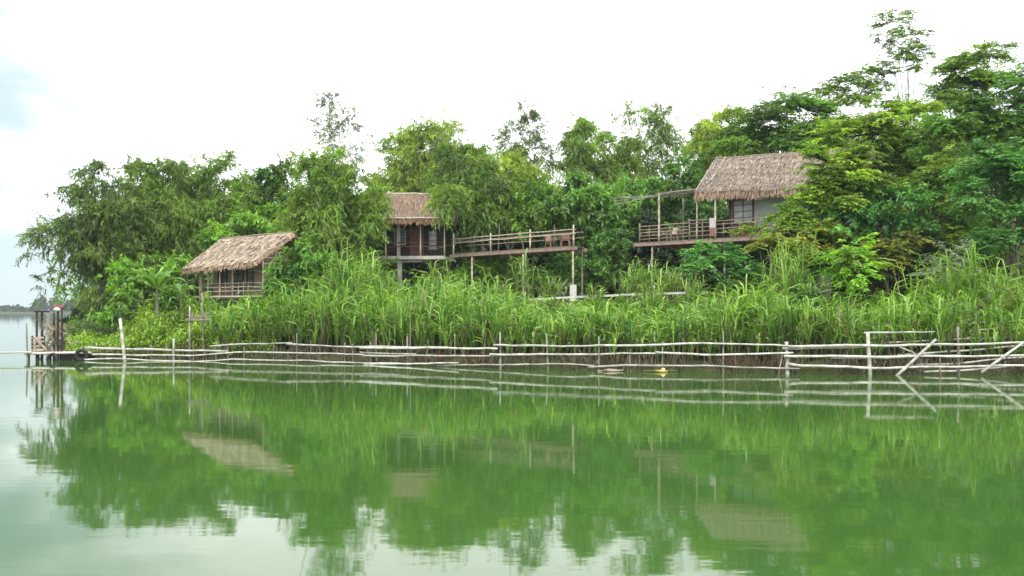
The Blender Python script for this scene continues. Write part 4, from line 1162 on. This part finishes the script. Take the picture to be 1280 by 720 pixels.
fence('right section of the bamboo fence with crossed braces and a tall white post', 1150,
      [([(978, 435.5), (1050, 434.5), (1090, 432)], .065, 0), ([(985, 433), (1090, 432), (1200, 430.5), (1300, 427.5)], .065, -.1), ([(980, 445), (1100, 446), (1280, 444.5), (1300, 444.5)], .06, -.08),
       ([(1038, 448), (1110, 447), (1200, 444)], .055, .05), ([(985, 455), (1000, 457), (1090, 460), (1200, 458.5), (1250, 456.5), (1300, 458)], .065, -.12),
       ([(1062, 433), (1130, 427), (1200, 424), (1300, 420)], .05, 1.0), ([(1100, 446), (1170, 441), (1230, 436), (1300, 430)], .05, .8), ([(1140, 457), (1200, 454), (1300, 444)], .05, .7),
       ([(1155, 465), (1210, 463), (1250, 459), (1300, 455)], .05, .2), ([(1080, 416.5), (1168, 414.5)], .045, .1), ([(1215, 413), (1300, 406)], .045, 1.2)],
      [(983, 427, 985, .08, .05, bb), (1084.5, 416, 1089, .08, -.06, bb), (1197, 408, 1199, .055, .06, bd), (1175, 448, 1176, .045, .1, 'rail_wood'), (1290, 415, 1290, .06, .05, bb)],
      [(1124, 467, 1170, 424, .06, 0), (1232, 462, 1279, 428, .055, 0), (1140, 440, 1117, 431, .03, .4)])

# ------------------------------------------------------------------ jetty at the left
DJ = 42.6
p0 = at(75, 441, DJ)
root = thing('jetty', 'low plank jetty with dark piles at the far left end of the bank', 'jetty', (p0.x, DJ, -.3))
zj = at(75, 440, DJ).z
m = MB(); xa, xb = at(34, 440, DJ).x, at(112, 440, DJ).x
nb = 16
for i in range(nb):
    xo = xa + (xb - xa) * i / nb
    m.box((xo, DJ, zj - .06 + prnd.uniform(-.012, .012)), ((xb - xa) / nb * .93, 0, 0), (0, 1.5, 0), (0, 0, .06))
m.build('deck', M['pale_wood'], root)
pole([(xa - .1, DJ - .06, zj - .07), (xb + .1, DJ - .06, zj - .03)], .065, 'edge_log', M['bamboo'], root)
part_box(Frame(Vector((xa + 1.5, DJ, 0)), Vector((xb, DJ, 0)), 0), 'skirt_board', M['dark_wood'], root, 0, .12, .0, xb - xa - 1.6, .06, zj - .08)
for px in (36, 48, 63, 78, 92, 108):
    for dy in (.08, 1.35):
        q = at(px, 440, DJ + dy)
        pole([(q.x, DJ + dy, -.8), (q.x, DJ + dy, zj - .065)], .06, 'pile', M['dark_wood'], root)
# tall mooring posts
for (px, top, lab, r_) in ((46.0, 390.5, 'leftmost dark mooring post, under the left cap board', .06), (52.5, 390.5, 'dark mooring post under the right end of the cap board', .07),
                           (67.5, 391, 'dark mooring post left of the three by the red bundle', .055), (72.5, 388, 'middle dark mooring post under the red and white bundle', .06), (77.5, 387, 'rightmost dark mooring post beside the red and white bundle', .06)):
    D = DJ + .7
    q = at(px, top, D)
    r0 = thing('mooring_post', lab, 'post', (q.x, D, zj), 'dark mooring posts on the jetty')
    pole([(q.x, D, -.8), (q.x, D, q.z)], r_, 'shaft', M['dark_wood'], r0, nodes=False, sides=9)
    if px == 46.0:
        m = MB(); m.box((q.x - .08, D - .12, q.z + .003), (.62, 0, 0), (0, .24, 0), (0, 0, .07)); m.build('cap_board', M['dark_wood'], r0)
q = at(72, 385, DJ + .7)
root = thing('cloth_bundle', 'red and white cloth bundle on top of the dark mooring posts', 'cloth bundle', q - Vector((0, 0, .1)))
brng = random.Random(5)
for nm, mt, off in (('red_cloth', 'red_cloth', Vector((-.12, 0, .05))), ('red_cloth', 'red_cloth', Vector((.16, .02, .03))), ('white_cloth', 'white_cloth', Vector((.02, -.06, -.06)))):
    m = MB(); c = q + off; n0 = 0
    for i in range(7):
        th = math.pi * i / 6
        for k in range(10):
            a = 2 * math.pi * k / 10; rr = .15 * (1 + brng.uniform(-.25, .25)) * (math.sin(th) + .05)
            m.v.append(c + Vector((rr * math.cos(a), rr * math.sin(a), .11 * math.cos(th)))); m.c.append(None)
    for i in range(6):
        for k in range(10):
            m.f.append((i * 10 + k, i * 10 + (k + 1) % 10, (i + 1) * 10 + (k + 1) % 10, (i + 1) * 10 + k))
    m.build(nm, M[mt], root, smooth=True)
# mooring pole and boom
q = at(33, 404, DJ - .2)
root = thing('mooring_pole', 'thin grey pole standing in the water at the left end of the jetty', 'pole', (q.x, DJ - .2, -.3))
pole([(q.x + .08, DJ - .2, -.9), q], .045, 'shaft', M['bamboo_dark'], root, wob=.01)
root = thing('boom_pole', 'long bamboo boom reaching left from the jetty just above the water', 'pole', at(20, 441, DJ - .3))
pole([at(-60, 442, DJ - .3), at(0, 441, DJ - .3), at(40, 440, DJ - .3)], .05, 'shaft', M['bamboo'], root, wob=.01)
q = at(-50, 436, DJ - .25)
pole([(q.x, DJ - .38, -.9), (q.x, DJ - .38, q.z)], .05, 'support', M['bamboo_dark'], root)
# broken crate on the jetty
p0 = at(50, 440, DJ + .3); p0.z = zj
root = thing('broken_crate', 'broken slatted crate of pale boards on the jetty deck', 'crate', p0)
for i in range(4):
    m = MB(); z = .04 + i * .19
    m.box(p0 + Vector((-.3, -.25, z)), (.62, 0, prnd.uniform(-.05, .05)), (0, .03, 0), (0, 0, .1)); m.build('slat', M['driftwood'], root)
for sx in (-.3, .26):
    m = MB(); m.box(p0 + Vector((sx, -.22, 0)), (.06, 0, 0), (0, .06, 0), (0, 0, .78)); m.build('upright', M['dark_wood'], root)
m = MB(); m.tube([p0 + Vector((-.1, -.3, .72)), p0 + Vector((.45, -.3, .1))], .04, 6); m.build('loose_board', M['driftwood'], root)


def tyre(px, py, D, label, tilt):
    c = at(px, py, D)
    root = thing('old_tyre', label, 'tyre', c, 'old tyres on the jetty front')
    m = MB(); S, K = 28, 10
    ax = Vector((math.sin(tilt), -math.cos(tilt), 0)); s = Vector((math.cos(tilt), math.sin(tilt), 0))
    for i in range(S):
        a = 2 * math.pi * i / S; rd = s * math.cos(a) + Vector((0, 0, 1)) * math.sin(a)
        for k in range(K):
            b_ = 2 * math.pi * k / K
            m.v.append(c + rd * (.23 + .085 * math.cos(b_)) + ax * (.095 * math.sin(b_))); m.c.append(None)
    for i in range(S):
        for k in range(K):
            m.f.append((i * K + k, i * K + (k + 1) % K, ((i + 1) % S) * K + (k + 1) % K, ((i + 1) % S) * K + k))
    m.build('tread', M['rubber'], root, smooth=True)
    m = MB(); m.tube([c + Vector((0, .02, .2)), c + Vector((0, .1, .5))], .015, 5); m.build('rope', M['driftwood'], root)


tyre(102, 444, DJ - .28, 'old black tyre hanging where the jetty meets the log rail', .25)
tyre(66, 449, DJ - .22, 'half sunk old tyre under the middle of the jetty', -.2)
# dry bush on the jetty
rg = np.random.default_rng(99)
q = at(68, 425, DJ + 1.2)
root = thing('dry_bush', 'dry grey brush heap on the jetty between the mooring posts', 'bush', (q.x, DJ + 1.2, zj))
V, Q, C = crown([(66, 420, 9, 14, 1), (76, 428, 9, 10, 1), (60, 432, 8, 7, 1)], DJ + 1.2, 'wisp', 'grey', rg, .6, .5)
C = C * np.array((1.8, 1.25, 1.5))
np_mesh('twigs', V, Q, M['leaf'], root, C)
# leaning pale pole and its wire
a, b_ = at(150, 398, 41.6), at(157, 455, 41.6)
root = thing('leaning_pole', 'tall pale leaning pole in front of the left fence rails', 'pole', (b_.x, 41.6, -.2))
pole([b_ + Vector((.06, 0, -.7)), a], .075, 'shaft', M['bamboo'], root, taper=.9)
m = MB(); wpts = [at(150, 399, 41.7), at(115, 404, 43), at(80, 408, 44)]
m.tube([a + Vector((0, 0, -.05)), at(190, 398, 42.6), at(237, 393, 43)], .008, 4); m.build('wire', M['dark_wood'], root)
# stand of two poles with a brush bundle
root = thing('pole_stand', 'pair of thin poles with a crossbar and brush bundle, above the left fence', 'stand', at(246, 445, 42.6))
pole([at(237, 452, 42.5), at(237, 383, 42.5)], .04, 'post', M['bamboo'], root)
pole([at(254, 452, 42.7), at(253, 366, 42.7)], .045, 'post', M['bamboo_dark'], root)
pole([at(233, 400.5, 42.42), at(262, 400, 42.55)], .04, 'crossbar', M['bamboo_dark'], root)
m = MB()
for i in range(40):
    c = at(brng.uniform(238, 258), brng.uniform(392, 399), 42.6 + brng.uniform(-.2, .2))
    m.tube([c, c + Vector((brng.uniform(-.4, .4), brng.uniform(-.2, .2), brng.uniform(-.12, .12)))], .014, 4)
m.build('brush_bundle', M['driftwood'], root)

# ------------------------------------------------------------------ floating debris
def lump(c, rx, ry, rz_, seed, rough_=.25):
    r2 = random.Random(seed); m = MB(); S, K = 9, 14
    for i in range(S):
        th = math.pi * i / (S - 1)
        for k in range(K):
            a = 2 * math.pi * k / K; f = 1 + r2.uniform(-rough_, rough_)
            m.v.append(Vector(c) + Vector((rx * f * math.sin(th) * math.cos(a), ry * f * math.sin(th) * math.sin(a), rz_ * f * math.cos(th)))); m.c.append(None)
    for i in range(S - 1):
        for k in range(K):
            m.f.append((i * K + k, i * K + (k + 1) % K, (i + 1) * K + (k + 1) % K, (i + 1) * K + k))
    return m


q = at(828, 466, DF(828) - .15); q.z = .02
root = thing('yellow_scrap', 'yellow plastic scrap with a pale knob floating below the fence', 'litter', q)
lump(q + Vector((-.05, 0, .02)), .24, .12, .055, 3).build('wrapper', M['yellow'], root, smooth=True)
lump(q + Vector((.03, -.02, .08)), .08, .07, .07, 4, .2).build('knob', M['cream'], root, smooth=True)
m = MB(); m.tube([q + Vector((-.75, .02, .02)), q + Vector((-.2, 0, .05))], .018, 5); m.tube([q + Vector((.2, .02, .05)), q + Vector((.55, .04, .03))], .018, 5); m.build('stem', M['culm'], root)
q = at(763, 466, DF(763) - .1); q.z = .01
root = thing('floating_husk', 'beige floating husk left of the yellow scrap', 'litter', q)
lump(q + Vector((0, 0, .02)), .34, .14, .07, 8).build('husk', M['driftwood'], root, smooth=True)
m = MB(); m.tube([q + Vector((-.5, 0, .01)), q + Vector((.5, .03, .04))], .03, 6); m.build('stick', M['driftwood'], root)

# ------------------------------------------------------------------ far bank
frng = np.random.default_rng(3)
VV, CC = [], []
X0, X1 = -1000, 700
n = 1250
for i in range(n):
    x = frng.uniform(X0, X1); y = 712 + frng.uniform(0, 40)
    hgt = 1.45 * (6.5 + 3.2 * math.sin(x * .05) + 2.2 * math.sin(x * .13 + 1) + frng.uniform(-1, 2.2))
    if frng.random() < .03: hgt += 4
    k = 60
    dirs = frng.normal(size=(k, 3)); dirs = unit(dirs) * frng.uniform(.6, 1.05, size=(k, 1))
    c = np.array([x, y, .8 + hgt * .5]) + dirs * np.array([3.8, 3, hgt * .5])
    a = unit(frng.normal(size=(k, 3))) * 1.0; b_ = unit(np.cross(a, frng.normal(size=(k, 3)))) * .9
    VV.append(np.stack([c - a, c - b_, c + a, c + b_], axis=1).reshape(-1, 3))
V = np.concatenate(VV)
o = np_mesh('far_treeline', V, np.arange(len(V)).reshape(-1, 4), M['far'])
tag(o, 'hazy line of trees on the far bank across the river', 'far trees', kind='stuff')
m = MB(); lump((at(22, 385, 690).x, 690, 5), 3.5, 3.5, 5.5, 5)
# grassy spit beyond the leaning bamboo
xs, ys, zs, hs = [], [], [], []
for _ in range(900):
    px = frng.uniform(86, 150); D = frng.uniform(66, 95); x = (px - 640) / F * D; z = ground(x, D)
    if z < .03: continue
    xs.append(x); ys.append(D); zs.append(z); hs.append(frng.uniform(.5, 1.3))
V, C = blades(np.array(xs), np.array(ys), np.array(zs), np.array(hs), frng, nleaf=8, ll=.9, lw=.12, c1=(.08, .17, .03), c2=(.16, .25, .05), lo=.1)
o = np_mesh('spit_grass', V, np.arange(len(V)).reshape(-1, 4), M['reed'], None, C)
tag(o, 'bright grass on the spit beyond the leaning bamboo', 'grass', kind='stuff')

# ------------------------------------------------------------------ haze
HAZE = 0.00024
if HAZE:
    m, nt, out = new_mat('river_haze')
    pv = nt.nodes.new('ShaderNodeVolumePrincipled'); pv.inputs['Color'].default_value = (.86, .95, 1, 1); pv.inputs['Density'].default_value = HAZE
    nt.links.new(pv.outputs[0], out.inputs['Volume'])
    hb = MB(); hb.box((-700, -12, -3), (1500, 0, 0), (0, 800, 0), (0, 0, 38))
    tag(hb.build('haze', m), 'thin pale haze over the river', 'haze', kind='stuff')

# ------------------------------------------------------------------ sky, sun, camera
wd = bpy.data.worlds.new('World'); SC.world = wd; wd.use_nodes = True
nt = wd.node_tree
for n_ in list(nt.nodes): nt.nodes.remove(n_)
N = nt.nodes.new; Lk = nt.links.new
SUN_EL, SUN_AZ = R(54), R(208)             # azimuth clockwise from +Y: behind the camera, a little to the left
sky = N('ShaderNodeTexSky'); sky.sky_type = 'NISHITA'; sky.sun_disc = False; sky.sun_elevation = SUN_EL; sky.sun_rotation = SUN_AZ
tc = N('ShaderNodeTexCoord'); mp = N('ShaderNodeMapping'); mp.inputs['Scale'].default_value = (1, 1, 2.6); mp.inputs['Location'].default_value = (.35, .0, .1)
Lk(tc.outputs['Generated'], mp.inputs[0])
nz = N('ShaderNodeTexNoise'); nz.inputs['Scale'].default_value = 1.7; nz.inputs['Detail'].default_value = 6; nz.inputs['Roughness'].default_value = .5
Lk(mp.outputs[0], nz.inputs['Vector'])
rp = N('ShaderNodeValToRGB'); rp.color_ramp.elements[0].position = .27; rp.color_ramp.elements[0].color = (0, 0, 0, 1)
rp.color_ramp.elements[1].position = .46; rp.color_ramp.elements[1].color = (1, 1, 1, 1)
Lk(nz.outputs['Fac'], rp.inputs[0])
# the cloud cover thins towards the open river on the left
sx = N('ShaderNodeSeparateXYZ'); Lk(tc.outputs['Generated'], sx.inputs[0])
mr = N('ShaderNodeMapRange'); mr.interpolation_type = 'SMOOTHSTEP'; mr.inputs['From Min'].default_value = -.24; mr.inputs['From Max'].default_value = -.04
mr.inputs['To Min'].default_value = .0; mr.inputs['To Max'].default_value = 1
nb_ = N('ShaderNodeTexNoise'); nb_.inputs['Scale'].default_value = 3.2; nb_.inputs['Detail'].default_value = 6; nb_.inputs['Roughness'].default_value = .55
Lk(mp.outputs[0], nb_.inputs['Vector'])
ma = N('ShaderNodeMath'); ma.operation = 'MULTIPLY_ADD'; ma.inputs[1].default_value = .55; Lk(nb_.outputs['Fac'], ma.inputs[0]); Lk(sx.outputs[0], ma.inputs[2])
Lk(ma.outputs[0], mr.inputs['Value'])
mu = N('ShaderNodeMath'); mu.operation = 'MULTIPLY'; Lk(rp.outputs[0], mu.inputs[0]); Lk(mr.outputs[0], mu.inputs[1])
m0 = N('ShaderNodeMix'); m0.data_type = 'RGBA'; m0.inputs[0].default_value = .88; m0.inputs[7].default_value = (4.35, 5.3, 5.5, 1)
Lk(sky.outputs[0], m0.inputs[6])
mx = N('ShaderNodeMix'); mx.data_type = 'RGBA'
mx.inputs[7].default_value = (14.6, 14.8, 14.8, 1)
Lk(mu.outputs[0], mx.inputs[0]); Lk(m0.outputs[2], mx.inputs[6])
bg = N('ShaderNodeBackground'); bg.inputs['Strength'].default_value = .1
Lk(mx.outputs[2], bg.inputs['Color'])
ow = N('ShaderNodeOutputWorld'); Lk(bg.outputs[0], ow.inputs[0])

sl = bpy.data.lights.new('sun', 'SUN'); sl.energy = 1.5; sl.angle = R(11); sl.color = (1, .965, .91)
so = bpy.data.objects.new('sun', sl); COL.objects.link(so)
dv = Vector((math.sin(SUN_AZ) * math.cos(SUN_EL), math.cos(SUN_AZ) * math.cos(SUN_EL), math.sin(SUN_EL)))
so.rotation_euler = (-dv).to_track_quat('-Z', 'Y').to_euler()

cd = bpy.data.cameras.new('camera'); cam = bpy.data.objects.new('camera', cd); COL.objects.link(cam)
cd.sensor_width = 36; cd.lens = 36 * F / 1280; cd.shift_y = (HY - 360) / 1280
cd.clip_start = .1; cd.clip_end = 9000
cam.location = (0, 0, CAM_H); cam.rotation_euler = (R(90), 0, 0)
SC.camera = cam
SC.view_settings.view_transform = 'Standard'; SC.view_settings.look = 'None'; SC.view_settings.gamma = 1
SC.view_settings.use_curve_mapping = False; SC.view_settings.exposure = .84
SC.cycles.max_bounces = 7; SC.cycles.diffuse_bounces = 2; SC.cycles.glossy_bounces = 3; SC.cycles.transmission_bounces = 3; SC.cycles.volume_bounces = 0
